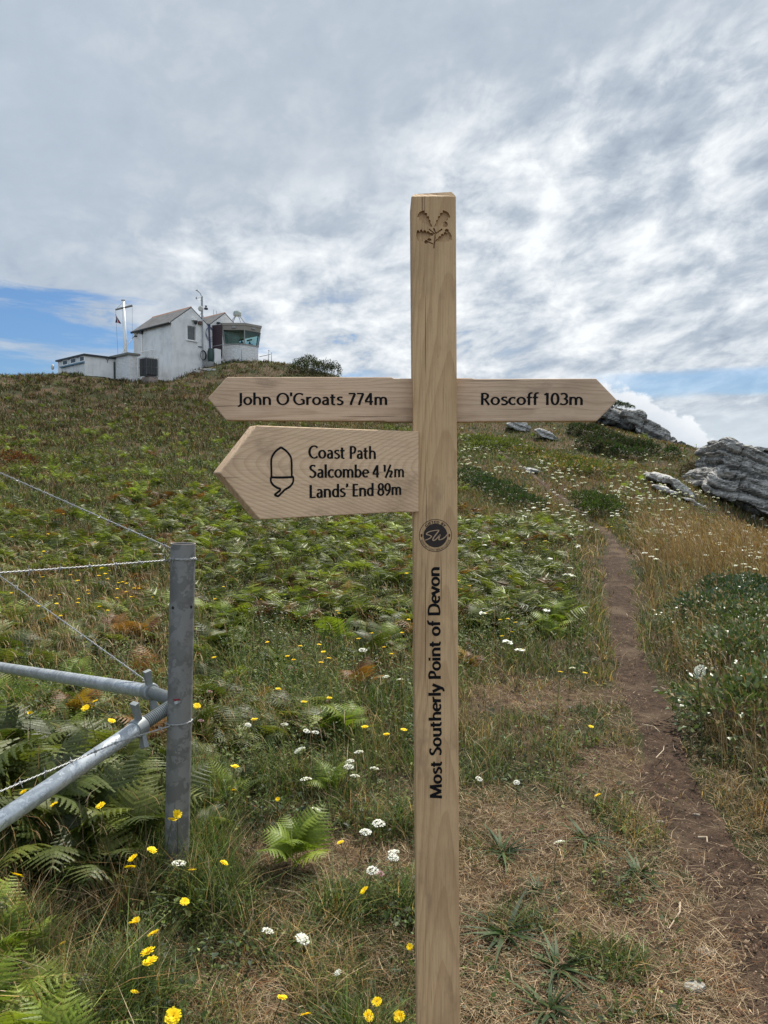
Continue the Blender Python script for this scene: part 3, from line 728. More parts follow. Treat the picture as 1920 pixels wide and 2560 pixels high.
    def brace(label, p_near, p_far, p_nut, r_pipe, h_top, h_bot):
        """p_near at the post, p_nut at the collar, p_far beyond the frame"""
        ro = empty('brace_pipe', p_nut); tag(ro, label, 'brace')
        d = (p_far - p_nut).normalized(); t = (p_near - p_nut)
        far = d * ((p_far - p_nut).length)
        MB().tube([d * 0.004, d * 0.02, far], r_pipe, 40).build('pipe', G2, ro, smooth=False).data.polygons.foreach_set('use_smooth', [True] * 0 + [True] * (40 * 2) + [False] * 2)
        # threaded rod: a real helix groove approximated by many ridges
        n = 130; tl = t.length; td = t.normalized(); pts = []; rs = []
        pitch = 0.0068
        m = int(tl / pitch * 4)
        for i in range(m + 1):
            pts.append(td * (tl * i / m)); rs.append(r_pipe * (0.72 if (i % 4) in (0, 3) else 0.88))
        MB().tube(pts, rs, 32).build('threaded_rod', G3, ro)
        s = r_pipe
        MB().tube([d * 0.030, d * 0.028, -d * 0.012, -d * 0.016], [s * 1.05, s * 1.22, s * 1.22, s * 1.05], 40).build('nut', G3, ro, bevel=0.001)
        for q in (h_top, h_bot):
            v = q - p_nut; u = v.normalized(); sd = u.cross(d).normalized(); w = sd.cross(u).normalized()
            M = Matrix((sd, w, u)).transposed()
            mb = MB(); st = s * 1.05; L_ = v.length
            mb.hexa([M @ Vector((x * 0.0125, y * 0.0085, st)) for x, y in ((-1, -1), (1, -1), (1, 1), (-1, 1))] + [M @ Vector((x * 0.0145, y * 0.010, L_)) for x, y in ((-1, -1), (1, -1), (1, 1), (-1, 1))])
            hd = mb.build('handle', G3, ro, bevel=0.002)
        return ro
    # brace running away up the slope, and brace coming towards us
    n1 = at(376, 1729, 3.02); f1 = at(0, 1668, 4.35); f1 = n1 + (f1 - n1) * 1.6
    brace('galvanised brace pipe running back from the post under the far wires', at(432, 1749, 2.93), f1, n1, 0.0283, at(367, 1677, 3.00), at(387, 1772, 3.02))
    n2 = at(351, 1815, 2.79); f2 = at(0, 2052, 2.30); f2 = n2 + (f2 - n2) * 1.5
    brace('bright galvanised brace pipe slanting down towards the bottom left', at(434, 1760, 2.88), f2, n2, 0.0283, at(335, 1758, 2.75), at(362, 1870, 2.77))

    # barbed wires
    WIRE = simple('zinc_wire', (0.34, 0.345, 0.345), 0.45, 0.45, 0.25, 50)
    barb_me = None
    def make_barb():
        mb = MB(); pts = []
        for i in range(33):
            a = 2 * math.pi * 2.2 * i / 32; pts.append((-0.004 + 0.008 * i / 32, 0.0042 * math.cos(a), 0.0042 * math.sin(a)))
        mb.tube(pts, 0.0012, 5)
        for x, y, z in ((-.004, .9, .45), (-.003, -.8, -.6), (.003, .35, -.93), (.004, -.3, .95)):
            v = Vector((x * 30, y, z)).normalized()
            mb.tube([Vector((x, y * .003, z * .003)), Vector((x, 0, 0)) + v * 0.016], [0.0013, 0.0006], 5)
        return mb.mesh('barb')
    barb_me = make_barb()
    def wire(label, pts, sag=0.0, first=0.05):
        pts = [Vector(p) for p in pts]
        # resample
        seg = []; total = 0; P = [pts[0]]
        for a, b in zip(pts, pts[1:]):
            n = max(2, int((b - a).length / 0.006))
            for i in range(1, n + 1): P.append(a.lerp(b, i / n))
        Lr = sum((b - a).length for a, b in zip(pts, pts[1:]))
        o0 = P[0]; ro = empty('barbed_wire', o0); tag(ro, label, 'barbed wire')
        mb = MB(); acc = 0
        strands = ([], [])
        dirs = []
        for i, p in enumerate(P):
            t = (P[min(i + 1, len(P) - 1)] - P[max(i - 1, 0)]).normalized()
            if i: acc += (P[i] - P[i - 1]).length
            a = t.cross(Vector((0.13, 0.2, 1))).normalized(); b = a.cross(t)
            for k in (0, 1):
                an = 2 * math.pi * acc / 0.034 + math.pi * k
                w = Vector((0, 0, -sag * math.sin(math.pi * min(acc / max(Lr, .01), 1))))
                strands[k].append(p - o0 + w + (a * math.cos(an) + b * math.sin(an)) * 0.0016)
            dirs.append((acc, p - o0 + w, t))
        for st in strands: mb.tube(st, 0.00165, 5)
        mb.build('strand', WIRE, ro, smooth=True)
        nxt = first; rr_ = random.Random(len(label))
        for acc, p, t in dirs:
            if acc >= nxt:
                bo = link('barb', barb_me, WIRE, ro); bo.location = p
                bo.rotation_euler = (t.to_track_quat('X', 'Z').to_matrix() @ Matrix.Rotation(rr_.uniform(0, 6), 3, 'X')).to_euler()
                nxt = acc + 0.105 + rr_.uniform(-.012, .012)
        return ro
    def loop(z, r=rad + 0.0025, a0=-3.5, a1=2.6, n=30, rise=0.004):
        c = bot + ax * z; aa = A if A.x > 0 else -A; bb = Vector((0, -1, 0)); bb = (bb - ax * bb.dot(ax)).normalized()
        return [c + (aa * math.cos(a) + bb * math.sin(a)) * r + ax * rise * i / n for i, a in ((i, a0 + (a1 - a0) * i / n) for i in range(n + 1))]
    zB = (at(458, 1393, D) - bot).dot(ax); zD = (at(448, 1806, D) - bot).dot(ax)
    far = lambda p, q, f: p + (q - p) * f
    pa = at(428, 1371, 2.90); wire('upper barbed wire running back up the hill from the post top', [far(pa, at(0, 1182, 4.6), 2.2), pa], 0.0, 0.07)
    pb = at(428, 1397, 2.83); wire('barbed wire wrapped round the post top, coming nearer at the left edge', [far(pb, at(0, 1430, 2.25), 1.4), pb] + loop(zB, a0=math.pi, a1=-math.pi * 1.0, rise=-0.006) + loop(zB - .004, a0=math.pi, a1=0.1), 0.004, 0.06)
    pc = at(425, 1745, 2.92); wire('middle barbed wire sloping down behind the far brace pipe', [far(pc, at(0, 1440, 4.5), 2.0), pc], 0.0, 0.08)
    pd_ = at(425, 1815, 2.79); wire('lowest barbed wire crossing in front of the bright brace pipe', [far(pd_, at(0, 1985, 2.08), 1.5), at(300, 1853, 2.60), pd_] + loop(zD, a0=math.pi * .92, a1=0.0, rise=0.012), 0.0, 0.04)
build_fence()

# ------------------------------------------------------------------ the white lookout station on the knoll
RZ = math.atan2(0.735, 0.677)
UU = Vector((math.cos(RZ), math.sin(RZ), 0)); VV = Vector((-math.sin(RZ), math.cos(RZ), 0))
class Frame:
    def __init__(s, o): s.o = Vector(o)
    def loc(s, p): d = p - s.o; return Vector((d.dot(UU), d.dot(VV), d.z))
    def g(s, px, py, y=0.0): return s.loc(onplane(px, py, s.o + VV * y, VV))     # on a wall running along local x
    def w(s, px, py, x=0.0): return s.loc(onplane(px, py, s.o + UU * x, UU))     # on a wall running along local y
def render_white():
    m, T, b = new_mat('whitewashed_render')
    o = T.n('ShaderNodeTexCoord').outputs['Object']
    n = T.noise(o, 1.3, 6, 0.6); n2 = T.noise(T.scale(o, (3, 3, 0.5)), 1.0, 5, 0.6); n3 = T.noise(o, 14, 4, 0.6)
    c = T.mix(T.step(n, 0.40, 0.72), (0.70, 0.70, 0.69), (0.55, 0.55, 0.545))
    c = T.mix(T.m('MULTIPLY', T.step(n2, 0.55, 0.75), 0.45), c, (0.45, 0.45, 0.44))
    T.put(b.inputs['Base Color'], c); b.inputs['Roughness'].default_value = 0.9; b.inputs['Specular IOR Level'].default_value = 0.15
    T.put(b.inputs['Normal'], T.bump(T.m('ADD', n, T.m('MULTIPLY', n3, 0.4)), 0.5, 0.05)); return m
def stone_white():
    m, T, b = new_mat('whitewashed_rubble_stone')
    o = T.n('ShaderNodeTexCoord').outputs['Object']
    vo = T.n('ShaderNodeTexVoronoi', feature='DISTANCE_TO_EDGE'); T.put(vo.inputs['Vector'], T.scale(o, (2.6, 2.6, 6.0))); vo.inputs['Scale'].default_value = 1.0
    e = T.step(vo.outputs['Distance'], 0.0, 0.12); n = T.noise(o, 3, 5, 0.6)
    c = T.mix(e, (0.59, 0.59, 0.58), (0.68, 0.68, 0.67)); c = T.mix(T.step(n, 0.5, 0.75), c, (0.58, 0.57, 0.55))
    T.put(b.inputs['Base Color'], c); b.inputs['Roughness'].default_value = 0.9
    T.put(b.inputs['Normal'], T.bump(e, 0.45, 0.03)); return m
def slate():
    m, T, b = new_mat('slate_roof')
    uv = T.n('ShaderNodeTexCoord').outputs['Object']
    x, y, z = T.sep(uv)
    br = T.n('ShaderNodeTexBrick'); T.put(br.inputs['Vector'], T.xyz(y, T.m('MULTIPLY', z, 1.0), 0.0))
    br.inputs['Scale'].default_value = 1.0; br.inputs['Brick Width'].default_value = 0.34; br.inputs['Row Height'].default_value = 0.16; br.inputs['Mortar Size'].default_value = 0.012
    br.inputs['Color1'].default_value = (0.075, 0.074, 0.076, 1); br.inputs['Color2'].default_value = (0.125, 0.122, 0.122, 1); br.inputs['Mortar'].default_value = (0.05, 0.05, 0.05, 1)
    n = T.noise(uv, 2.5, 5, 0.6)
    T.put(b.inputs['Base Color'], T.mix(T.m('MULTIPLY', T.step(n, 0.5, 0.8), 0.6), br.outputs[0], (0.17, 0.165, 0.15))); b.inputs['Roughness'].default_value = 0.75
    T.put(b.inputs['Normal'], T.bump(br.outputs['Fac'], -0.4, 0.02)); return m
def glass(name='window_glass', tint=(0.55, 0.72, 0.70), opaque=0.0):
    m, T, b = new_mat(name); m.node_tree.nodes.remove(b)
    tr = T.n('ShaderNodeBsdfTransparent'); tr.inputs[0].default_value = (*tint, 1)
    gl = T.n('ShaderNodeBsdfGlossy'); gl.inputs['Roughness'].default_value = 0.03; gl.inputs[0].default_value = (0.9, 0.95, 0.95, 1)
    fr = T.n('ShaderNodeFresnel'); fr.inputs[0].default_value = 1.5
    mx = T.n('ShaderNodeMixShader'); T.put(mx.inputs[0], T.m('ADD', fr.outputs[0], 0.03)); T.put(mx.inputs[1], tr.outputs[0]); T.put(mx.inputs[2], gl.outputs[0])
    T.put(m.node_tree.nodes['Material Output'].inputs[0], mx.outputs[0]); return m

def wall_with_hole(mb, fmap, outline, hole, depth, inward):
    """flat wall (a, b) outline with a rectangular hole (a0, b0, a1, b1); reveals go `depth` inward"""
    a0, b0, a1, b1 = hole
    P = [fmap(*q) for q in outline]
    bm = bmesh.new()
    return

def build_station():
    WHITE, STONE, SLATE, GLASS = render_white(), stone_white(), slate(), glass()
    DARK = simple('dark_iron', (0.03, 0.032, 0.035), 0.5, 0.3)
    RIDGE = simple('terracotta_ridge', (0.33, 0.17, 0.11), 0.8)
    GREYP = simple('grey_painted_wood', (0.28, 0.28, 0.27), 0.6)
    BROWN = simple('weathered_fascia', (0.30, 0.27, 0.23), 0.7)
    MAROON = simple('maroon_door', (0.030, 0.013, 0.016), 0.5)
    BLUEP = simple('blue_pipe', (0.035, 0.05, 0.13), 0.5)
    STEEL = simple('grey_steel_tube', (0.30, 0.31, 0.32), 0.45, 0.4)
    WHITEP = simple('white_gloss_paint', (0.78, 0.78, 0.76), 0.4)
    ROOM = simple('room_interior', (0.30, 0.36, 0.34), 0.9)
    O = at(430, 953, 55); F = Frame(O)
    root = empty('lookout_station', O, RZ)
    tag(root, 'white lookout station with two slate gables and a glazed bay on the grassy knoll', 'lookout station')
    ze = F.g(430, 805).z; ap = F.g(478, 770); W = 2 * ap.x; zr = ap.z; Ly = F.w(334, 830).y; B = -2.2
    # main house: walls with a window opening in the near gable
    w0, w1 = F.g(469, 849), F.g(489, 817)
    a0, b0, a1, b1 = w0.x, w0.z, w1.x, w1.z
    def gable(mb, x0, x1, zb, zl, xr, zt, hole=None, y=0.0, inn=0.18):
        """gable end in the plane y, apex (xr, zt), eaves at height zl"""
        v = lambda x, z: Vector((x, y, z))
        if hole is None:
            mb.add([v(x0, zb), v(x1, zb), v(x1, zl), v(xr, zt), v(x0, zl)], [(0, 1, 2, 3, 4)]); return
        h0, k0, h1, k1 = hole
        pts = [v(x0, zb), v(x1, zb), v(x1, zl), v(xr, zt), v(x0, zl), v(h0, k0), v(h1, k0), v(h1, k1), v(h0, k1)]
        mb.add(pts, [(0, 1, 6, 5), (1, 2, 7, 6), (2, 3, 7), (3, 8, 7), (3, 4, 8), (4, 0, 5, 8)])
        q = [v(h0, k0), v(h1, k0), v(h1, k1), v(h0, k1)]; r = [p + Vector((0, inn, 0)) for p in q]
        mb.add(q + r, [(0, 1, 5, 4), (1, 2, 6, 5), (2, 3, 7, 6), (3, 0, 4, 7)])
    mb = MB(); gable(mb, 0, W, B, ze, W / 2, zr, (a0, b0, a1, b1))
    mb.add([(0, 0, B), (0, Ly, B), (0, Ly, ze), (0, 0, ze)], [(0, 1, 2, 3)])
    mb.add([(W, 0, B), (W, Ly, B), (W, Ly, ze), (W, 0, ze)], [(0, 1, 2, 3)])
    gable(mb, 0, W, B, ze, W / 2, zr, None, Ly)
    # battered foot of the near corner
    mb.add([(-0.22, -0.22, B), (0.9, -0.16, B), (0.9, -0.004, 1.3), (-0.004, -0.004, 2.2), (-0.16, 0.9, B), (-0.004, 0.9, 1.3)], [(0, 1, 2, 3), (0, 3, 5, 4)])
    mb.build('wall', WHITE, root)
    sl = (zr - ze) / (W / 2)
    def roof(x0, x1, xr, zl, zt, y0, y1, over=0.10, th=0.07):
        mb = MB(); s0 = (zt - zl) / (xr - x0); s1 = (zt - zl) / (x1 - xr)
        prof = [(x0 - over, zl - over * s0), (xr, zt), (x1 + over, zl - over * s1)]
        pts = [(x, y, z + q) for y in (y0, y1) for q in (0.012, 0.012 + th) for x, z in prof]
        mb.add(pts, [(0, 1, 4, 3), (1, 2, 5, 4), (6, 7, 10, 9), (7, 8, 11, 10), (3, 4, 10, 9), (4, 5, 11, 10), (0, 1, 7, 6), (1, 2, 8, 7), (0, 3, 9, 6), (2, 5, 11, 8)])
        return mb
    rf = roof(0, W, W / 2, ze, zr, 0.0, Ly + 0.08).build('roof', SLATE, root)
    rt = MB(); n = 12
    for i in range(n):
        y0, y1 = (Ly + 0.08) * i / n + 0.004, (Ly + 0.08) * (i + 1) / n - 0.004
        rt.add([(W / 2 - .11, y0, zr - .005), (W / 2, y0, zr + .125), (W / 2 + .11, y0, zr - .005), (W / 2 - .11, y1, zr - .005), (W / 2, y1, zr + .125), (W / 2 + .11, y1, zr - .005)], [(0, 1, 2), (5, 4, 3), (0, 3, 4, 1), (1, 4, 5, 2), (2, 5, 3, 0)])
    rt.build('ridge_tiles', RIDGE, rf)
    MB().tube([(-0.16, -0.06, ze - 0.10), (-0.16, Ly + 0.06, ze - 0.10)], 0.085, 10).build('gutter', DARK, root, smooth=True)
    # window
    fr = MB(); t = 0.06; yy = 0.10
    for c, s in (((a0 + t / 2, yy, (b0 + b1) / 2), (t, .05, b1 - b0)), ((a1 - t / 2, yy, (b0 + b1) / 2), (t, .05, b1 - b0)), (((a0 + a1) / 2, yy, b0 + t / 2), (a1 - a0 - 2 * t, .046, t)), (((a0 + a1) / 2, yy, b1 - t / 2), (a1 - a0 - 2 * t, .046, t))): fr.box(c, s)
    wf = fr.build('window', GREYP, root)
    MB().box(((a0 + a1) / 2, yy + 0.01, (b0 + b1) / 2), (a1 - a0 - 2 * t, 0.008, b1 - b0 - 2 * t)).build('pane', glass('dim_glass', (0.35, 0.42, 0.48)), wf)
    MB().box(((a0 + a1) / 2, -0.05, b0 - 0.05), (a1 - a0 + 0.24, 0.16, 0.07)).build('sill', WHITEP, wf)
    # wing, a second gable beside the first
    aw = F.g(563, 784); x0 = W; xr = aw.x; x1 = 2 * xr - x0; zw = F.g(524, 811).z; zt = aw.z
    d0, d1 = F.g(532, 893), F.g(556, 817)
    mb = MB(); hole = (d0.x, d0.z, d1.x, d1.z); yW = 0.03
    gable(mb, x0, x1, B, zw, xr, zt, hole, yW, 0.25)
    mb.add([(x1, yW, B), (x1, 4, B), (x1, 4, zw), (x1, yW, zw)], [(0, 1, 2, 3)]); gable(mb, x0, x1, B, zw, xr, zt, None, 4)
    mb.build('wall', STONE, root)
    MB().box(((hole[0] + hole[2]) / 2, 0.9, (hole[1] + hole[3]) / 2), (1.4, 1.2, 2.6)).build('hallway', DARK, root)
    rf2 = roof(x0, x1, xr, zw, zt, yW, 4.05, 0.03).build('roof', SLATE, root)
    MB().add([(xr - .1, yW, zt), (xr, yW, zt + .12), (xr + .1, yW, zt), (xr - .1, 4.05, zt), (xr, 4.05, zt + .12), (xr + .1, 4.05, zt)], [(0, 1, 2), (5, 4, 3), (0, 3, 4, 1), (1, 4, 5, 2), (2, 5, 3, 0)]).build('ridge_tiles', RIDGE, rf2)
    dw = (hole[2] - hole[0])
    M = Matrix.Rotation(R(-68), 3, 'Z'); hx_ = Vector((hole[0] + 0.03, yW, 0))
    MB().box(hx_ + M @ Vector((dw * 0.47, -0.025, 0)) + Vector((0, 0, (hole[1] + hole[3]) / 2)), (dw * .94, 0.05, hole[3] - hole[1] - 0.04), M).build('door', MAROON, root)
    MB().box(((hole[0] + hole[2]) / 2 + dw * .18, yW + 0.13, (hole[1] + hole[3]) / 2), (dw * .6, 0.05, hole[3] - hole[1] - .02)).build('inner_door', MAROON, root)
    # lookout bay: chamfered flat-roofed room
    pa = F.g(562, 850).x; P = [Vector((pa, 0.0, 0)), Vector((pa + .99, -1.07, 0)), Vector((pa + .99 + 1.33, -1.07, 0)), Vector((pa + 2.95, 0.0, 0)), Vector((pa + 2.95, 1.9, 0)), Vector((pa + 0.3, 1.9, 0))]
    zof = lambda px, py, q: F.loc(at(px, py, (F.o + UU * q.x + VV * q.y).y)).z
    z_top = zof(613, 809, P[1]); z_f = zof(613, 814.5, P[1]); z_gt = zof(612, 826, P[1]); z_gb = zof(612, 860, P[1]); z_b = -1.2
    cen = Vector((pa + 1.65, 0.4, 0))
    def ring(z, out): return [Vector((cen.x + (p.x - cen.x) * (1 + out), cen.y + (p.y - cen.y) * (1 + out), z)) for p in P]
    o_b, o_t = 0.0, 0.155; n = 6
    def band(name, mat, za, oa, zb, ob, cap=False, parent=root, skip=()):
        mb = MB(); vs = ring(za, oa) + ring(zb, ob)
        fs = [(i, (i + 1) % n, n + (i + 1) % n, n + i) for i in range(n) if i not in skip]
        if cap: fs += [tuple(range(n, 2 * n)), tuple(range(n))[::-1]]
        mb.add(vs, fs); return mb.build(name, mat, parent)
    lerp_o = lambda z: o_b + (o_t - o_b) * (z - z_gb) / (z_f - z_gb)
    band('bay_wall', STONE, z_b, 0.0, z_gb - 0.05, 0.0)
    band('bay_sill', GREYP, z_gb - 0.05, 0.045, z_gb + 0.02, 0.045, True)
    band('bay_header', BROWN, z_gt, lerp_o(z_gt), z_f, o_t, False)
    rfb = band('bay_roof', BROWN, z_f, o_t + 0.03, z_top, o_t + 0.045, True)
    # mullions and panes
    lo, hi = ring(z_gb + 0.02, lerp_o(z_gb + .02)), ring(z_gt, lerp_o(z_gt))
    for i in range(5):
        a, b, c, d = lo[i], lo[(i + 1) % n], hi[(i + 1) % n], hi[i]
        win = MB().tube([a, d], 0.045, 6)
        if i == 4: MB().tube([b, c], 0.045, 6).build('bay_post', GREYP, root)
        wfr = win.build('bay_window', GREYP, root)
        MB().add([a, b, c, d], [(0, 1, 2, 3)]).build('pane', GLASS, wfr)
    MB().add([lo[5], lo[0], hi[0], hi[5]], [(0, 1, 2, 3)]).build('bay_back_panel', ROOM, root)
    MB().add(ring(z_gt - 0.02, lerp_o(z_gt) - .02), [tuple(range(6))]).build('bay_ceiling', ROOM, root)
    # instruments on the desk inside the bay
    for q, s in ((P[1] * .55 + cen * .45, 1.0), (P[2] * .55 + cen * .45, 1.15)):
        mb = MB(); mb.tube([q + Vector((0, 0, z_gb)), q + Vector((0, 0, z_gb + .35 * s))], [0.14, 0.04], 8); mb.tube([q + Vector((-.28, -.05, z_gb + .36 * s)), q + Vector((.22, .05, z_gb + .50 * s))], 0.06, 8); mb.box(q + Vector((0, 0, z_gb + .1)), (.34, .3, .2))
        mb.build('telescope', DARK, root)
    for px in (595, 628):       # little lamps under the bay roof
        q = (ring(0, lerp_o((z_gt + z_f) / 2) + .02)); i = 0 if px < 613 else 1
        m_ = q[i].lerp(q[i + 1], 0.52); m_.z = (z_gt + z_f) / 2 + .03
        MB().box(m_, (0.30, 0.12, 0.12), Matrix.Rotation(R(-47 if i == 0 else 0), 3, 'Z')).build('lamp_box', GREYP, root)
    # radar drum on a tripod above the bay roof
    c0 = cen + Vector((-.25, -.1, z_top)); zt_ = zof(602, 789, cen) - z_top; 
    rad = MB().tube([c0 + Vector((0, 0, zt_ - .10)), c0 + Vector((0, 0, zt_ - .05)), c0 + Vector((0, 0, zt_ + .16)), c0 + Vector((0, 0, zt_ + .26))], [.20, .31, .31, .26], 20).build('radar_drum', simple('grey_green_drum', (0.33, 0.37, 0.34), .5), root, smooth=False)
    lg = MB()
    for dx, dy in ((-.85, -.1), (.85, -.25), (-.15, .7), (.02, -.55)): lg.tube([c0 + Vector((dx * .22, dy * .22, zt_ - .07)), c0 + Vector((dx, dy, .01))], 0.03, 6)
    lg.build('tripod', STEEL, rad)
    # mast on the gable with dish and instruments
    mx = F.g(505, 860).x; my = -0.10
    pz = lambda px, py: F.g(px, py, my)
    ms = MB(); top = pz(504, 740); ms.tube([(mx, my, pz(506, 914).z), (mx, my, top.z)], 0.045, 8)
    m2 = pz(509, 737); ms.tube([(m2.x, my + .3, pz(509, 796).z), (m2.x, my + .3, m2.z), (m2.x - .1, my + .3, m2.z + .16), (m2.x - .33, my + .3, m2.z + .28)], 0.03, 6)
    q = pz(491, 746); ms.tube([(q.x, my, q.z), (m2.x, my + .25, m2.z - .08)], 0.025, 6); ms.tube([(q.x + .1, my, q.z - .12), (q.x + .42, my, q.z - .06)], 0.02, 5); ms.tube([(q.x, my, q.z - .05), (q.x, my, q.z + .1)], .05, 6)
    for dx in (-.3, .3): ms.tube([(m2.x, my + .3, pz(509, 780).z), (m2.x + dx, my + .3, pz(509, 795).z)], 0.018, 5)
    mast = ms.build('aerial_mast', STEEL, root)
    dc = pz(501, 772); MB().tube([(dc.x, my - .03, dc.z), (dc.x - .02, my - .10, dc.z), (dc.x - .03, my - .13, dc.z)], [.20, .19, .13], 20).build('dish', simple('grey_dish', (.45, .44, .40), .6), mast)
    cc = pz(515, 772); mb = MB(); mb.box((cc.x, my, cc.z), (.22, .18, .13)); mb.tube([(cc.x, my, cc.z + .05), (cc.x, my, cc.z + .15), (cc.x, my, cc.z + .22)], [.03, .05, .10], 8); mb.build('instrument', DARK, mast)
    mb = MB(); mb.tube([(m2.x - .36, my + .3, m2.z + .26), (m2.x - .36, my + .3, m2.z + .36)], [.05, .03], 6); mb.tube([(m2.x - .5, my + .3, m2.z + .3), (m2.x - .2, my + .3, m2.z + .27)], .022, 5); mb.build('anemometer', DARK, mast)
    for px in (534, 541.5):
        q = F.g(px, 790, 2.5); MB().tube([(q.x, 2.5, q.z - .6), (q.x, 2.5, F.g(px, 775 + (px > 540) * 2, 2.5).z)], 0.012, 5).build('whip_aerial', DARK, root)
    # dome camera on a white bracket
    q = F.g(484, 803); mb = MB(); mb.box((q.x - .05, -.14, q.z + .10), (.30, .28, .16)); mb.build('camera_bracket', WHITEP, root)
    MB().tube([(q.x + .04, -.22, q.z + .02), (q.x + .04, -.22, q.z - .12), (q.x + .04, -.22, q.z - .22), (q.x + .04, -.22, q.z - .27)], [.13, .13, .10, .03], 14).build('dome_camera', DARK, root)
    q = F.g(499, 808); MB().box((q.x, -.08, q.z), (.28, .16, .25)).build('wall_lamp', simple('rusty_box', (.10, .06, .045), .7), root)
    q = F.g(545, 808); MB().box((q.x, yW - .10, q.z), (.24, .18, .12)).box((q.x - .07, yW - .22, q.z + .0), (.08, .1, .08)).build('flood_lamp', DARK, root)
    # pipes and cables
    q0, q1 = F.g(521, 818), F.g(524, 872); mb = MB(); mb.tube([(q0.x, -.09, q0.z + .18), (q0.x, -.09, q0.z), (q1.x, -.09, q1.z - .1)], [.10, .055, .055], 8); mb.build('downpipe', BLUEP, root)
    mb = MB()
    for k in range(3):
        r = .30 + .05 * k; qq = F.g(523 + k, 832 + 2 * k); mb.tube([(qq.x + r * math.cos(a), -.05 - .01 * k, qq.z + r * 1.3 * math.sin(a)) for a in np.linspace(0.4 * k, 5.6 + .2 * k, 26)], 0.014, 5)
    mb.build('cable_loops', BLUEP, root)
    qq = F.g(505, 889); mb = MB()
    for k in range(4): mb.tube([(qq.x + (.22 + .012 * k) * math.cos(a), -.13 - .02 * k, qq.z + (.32 + .01 * k) * math.sin(a)) for a in np.linspace(0, 2 * math.pi, 26)], 0.02, 5)
    mb.box((qq.x - .15, -.06, qq.z + .62), (.36, .08, .04)); mb.build('hose_reel', DARK, root)
    yl = F.w(356, 832).y; mb = MB(); mb.tube([(-.06, yl, F.w(356, 836).z), (-.06, yl, F.w(356, 884).z)], .035, 6); mb.build('downpipe', WHITEP, root)
    mb = MB(); q = F.w(356, 832); mb.box((-.1, q.y, q.z), (.16, .30, .18)); q = F.w(341, 841); mb.box((-.05, q.y, q.z), (.1, .26, .08)); mb.build('junction_box', DARK, root)
    q0 = F.w(351, 829); q1 = F.loc(at(322, 858, 56.5)); q2 = F.loc(at(302, 886, 55.0)); MB().tube([(-.05, q0.y, q0.z), (-.12, F.w(341, 841).y, F.w(341, 841).z + .06), q1, q2], 0.022, 6).build('cable', DARK, root)
    q0 = F.w(360, 881); q1 = F.w(394, 875); MB().tube([(-.25, q0.y, q0.z), (-.3, q1.y, q1.z)], .04, 6).tube([(-.3, q1.y + .05, q1.z), (-.1, q1.y + .45, q1.z - .85)], .03, 6).build('pipe_bracket', WHITEP, root)
    # low white wall beside the steps
    q0, q1 = F.g(538, 871, -1.0), F.g(553, 905, -1.0); MB().hexa([(q0.x, -1.0, -1.2), (q1.x, -1.0, -1.2), (q1.x, 0.02, -1.2), (q0.x, 0.02, -1.2), (q0.x, -1.0, q0.z), (q1.x, -1.0, q0.z - .02), (q1.x, 0.02, q0.z - .02), (q0.x, 0.02, q0.z)]).build('step_wall', WHITE, root, bevel=.02)
    # water butt (stands by itself)
    c = F.g(528, 905, -0.62); h = F.g(528, 872, -0.62).z - c.z; gzb = c.z
    wb = empty('rain_barrel', O + UU * c.x + VV * -0.62 + Vector((0, 0, c.z)), RZ); tag(wb, 'dark green plastic water butt under the blue downpipe', 'water butt')
    r = .26; MB().tube([(0, 0, h * t_) for t_ in (0, .05, .25, .5, .75, .95, .97)], [r * k for k in (.78, .86, .97, 1.03, .97, .82, .80)], 24).build('barrel', simple('green_plastic', (.012, .035, .028), .45), wb, smooth=True)
    MB().tube([(0, 0, h * .97), (0, 0, h), (0, 0, h * 1.01)], [.85 * r, .85 * r, .7 * r], 24).build('lid', simple('green_plastic_lid', (.015, .04, .03), .45), wb)
    MB().box((0, 0, -.22), (.6, .6, .42)).build('stand', simple('grey_block', (.25, .25, .24), .9), wb)
    # handrails
    def rail(label, paths, r=.022):
        o0 = Vector(paths[0][0]); ro = tag(empty('handrail', o0), label, 'handrail')
        for p in paths: MB().tube([Vector(q) - o0 for q in p], r, 6).build('rail_tube', STEEL, ro, smooth=True)
    Y0 = (F.o + UU * F.g(560, 880, -1.5).x + VV * -1.5).y
    rail('thin grey handrail in front of the maroon door', [[at(530, 866, Y0 + .2), at(558, 861.5, Y0), at(604, 867, Y0 - .3), at(604.5, 900, Y0 - .3)], [at(559, 862, Y0), at(559.5, 902, Y0)]])
    rail('short looped handrail standing on the knoll right of the glazed bay', [[at(648, 892, 57), at(676, 886, 57), at(680, 883, 57), at(671.5, 875, 57), at(671.5, 905, 57)], [at(679, 884, 57), at(678.5, 906, 57)]])

    # --- outbuilding
    S = at(213, 948, 52); G = Frame(S); ob = empty('outbuilding', S, RZ)
    tag(ob, 'low flat roofed white outbuilding with three small windows behind the hill crest', 'outbuilding')
    yl = G.w(145, 905).y; zt = G.w(213, 889).z; zt2 = G.w(145, 905).z; xr_ = G.g(287, 893).x; z2 = zt; Bz = -1.5
    mb = MB(); mb.hexa([(0, 0, Bz), (xr_, 0, Bz), (xr_, yl, Bz), (0, yl, Bz), (0, 0, zt), (xr_, 0, zt), (xr_, yl, zt), (0, yl, zt)]); mb.build('wall', WHITE, ob)
    MB().box((xr_ / 2, yl / 2, zt + .065), (xr_ + .26, yl + .30, .11)).build('roof', DARK, ob)
    wz0, wz1 = G.w(198, 906).z, G.w(198, 892).z
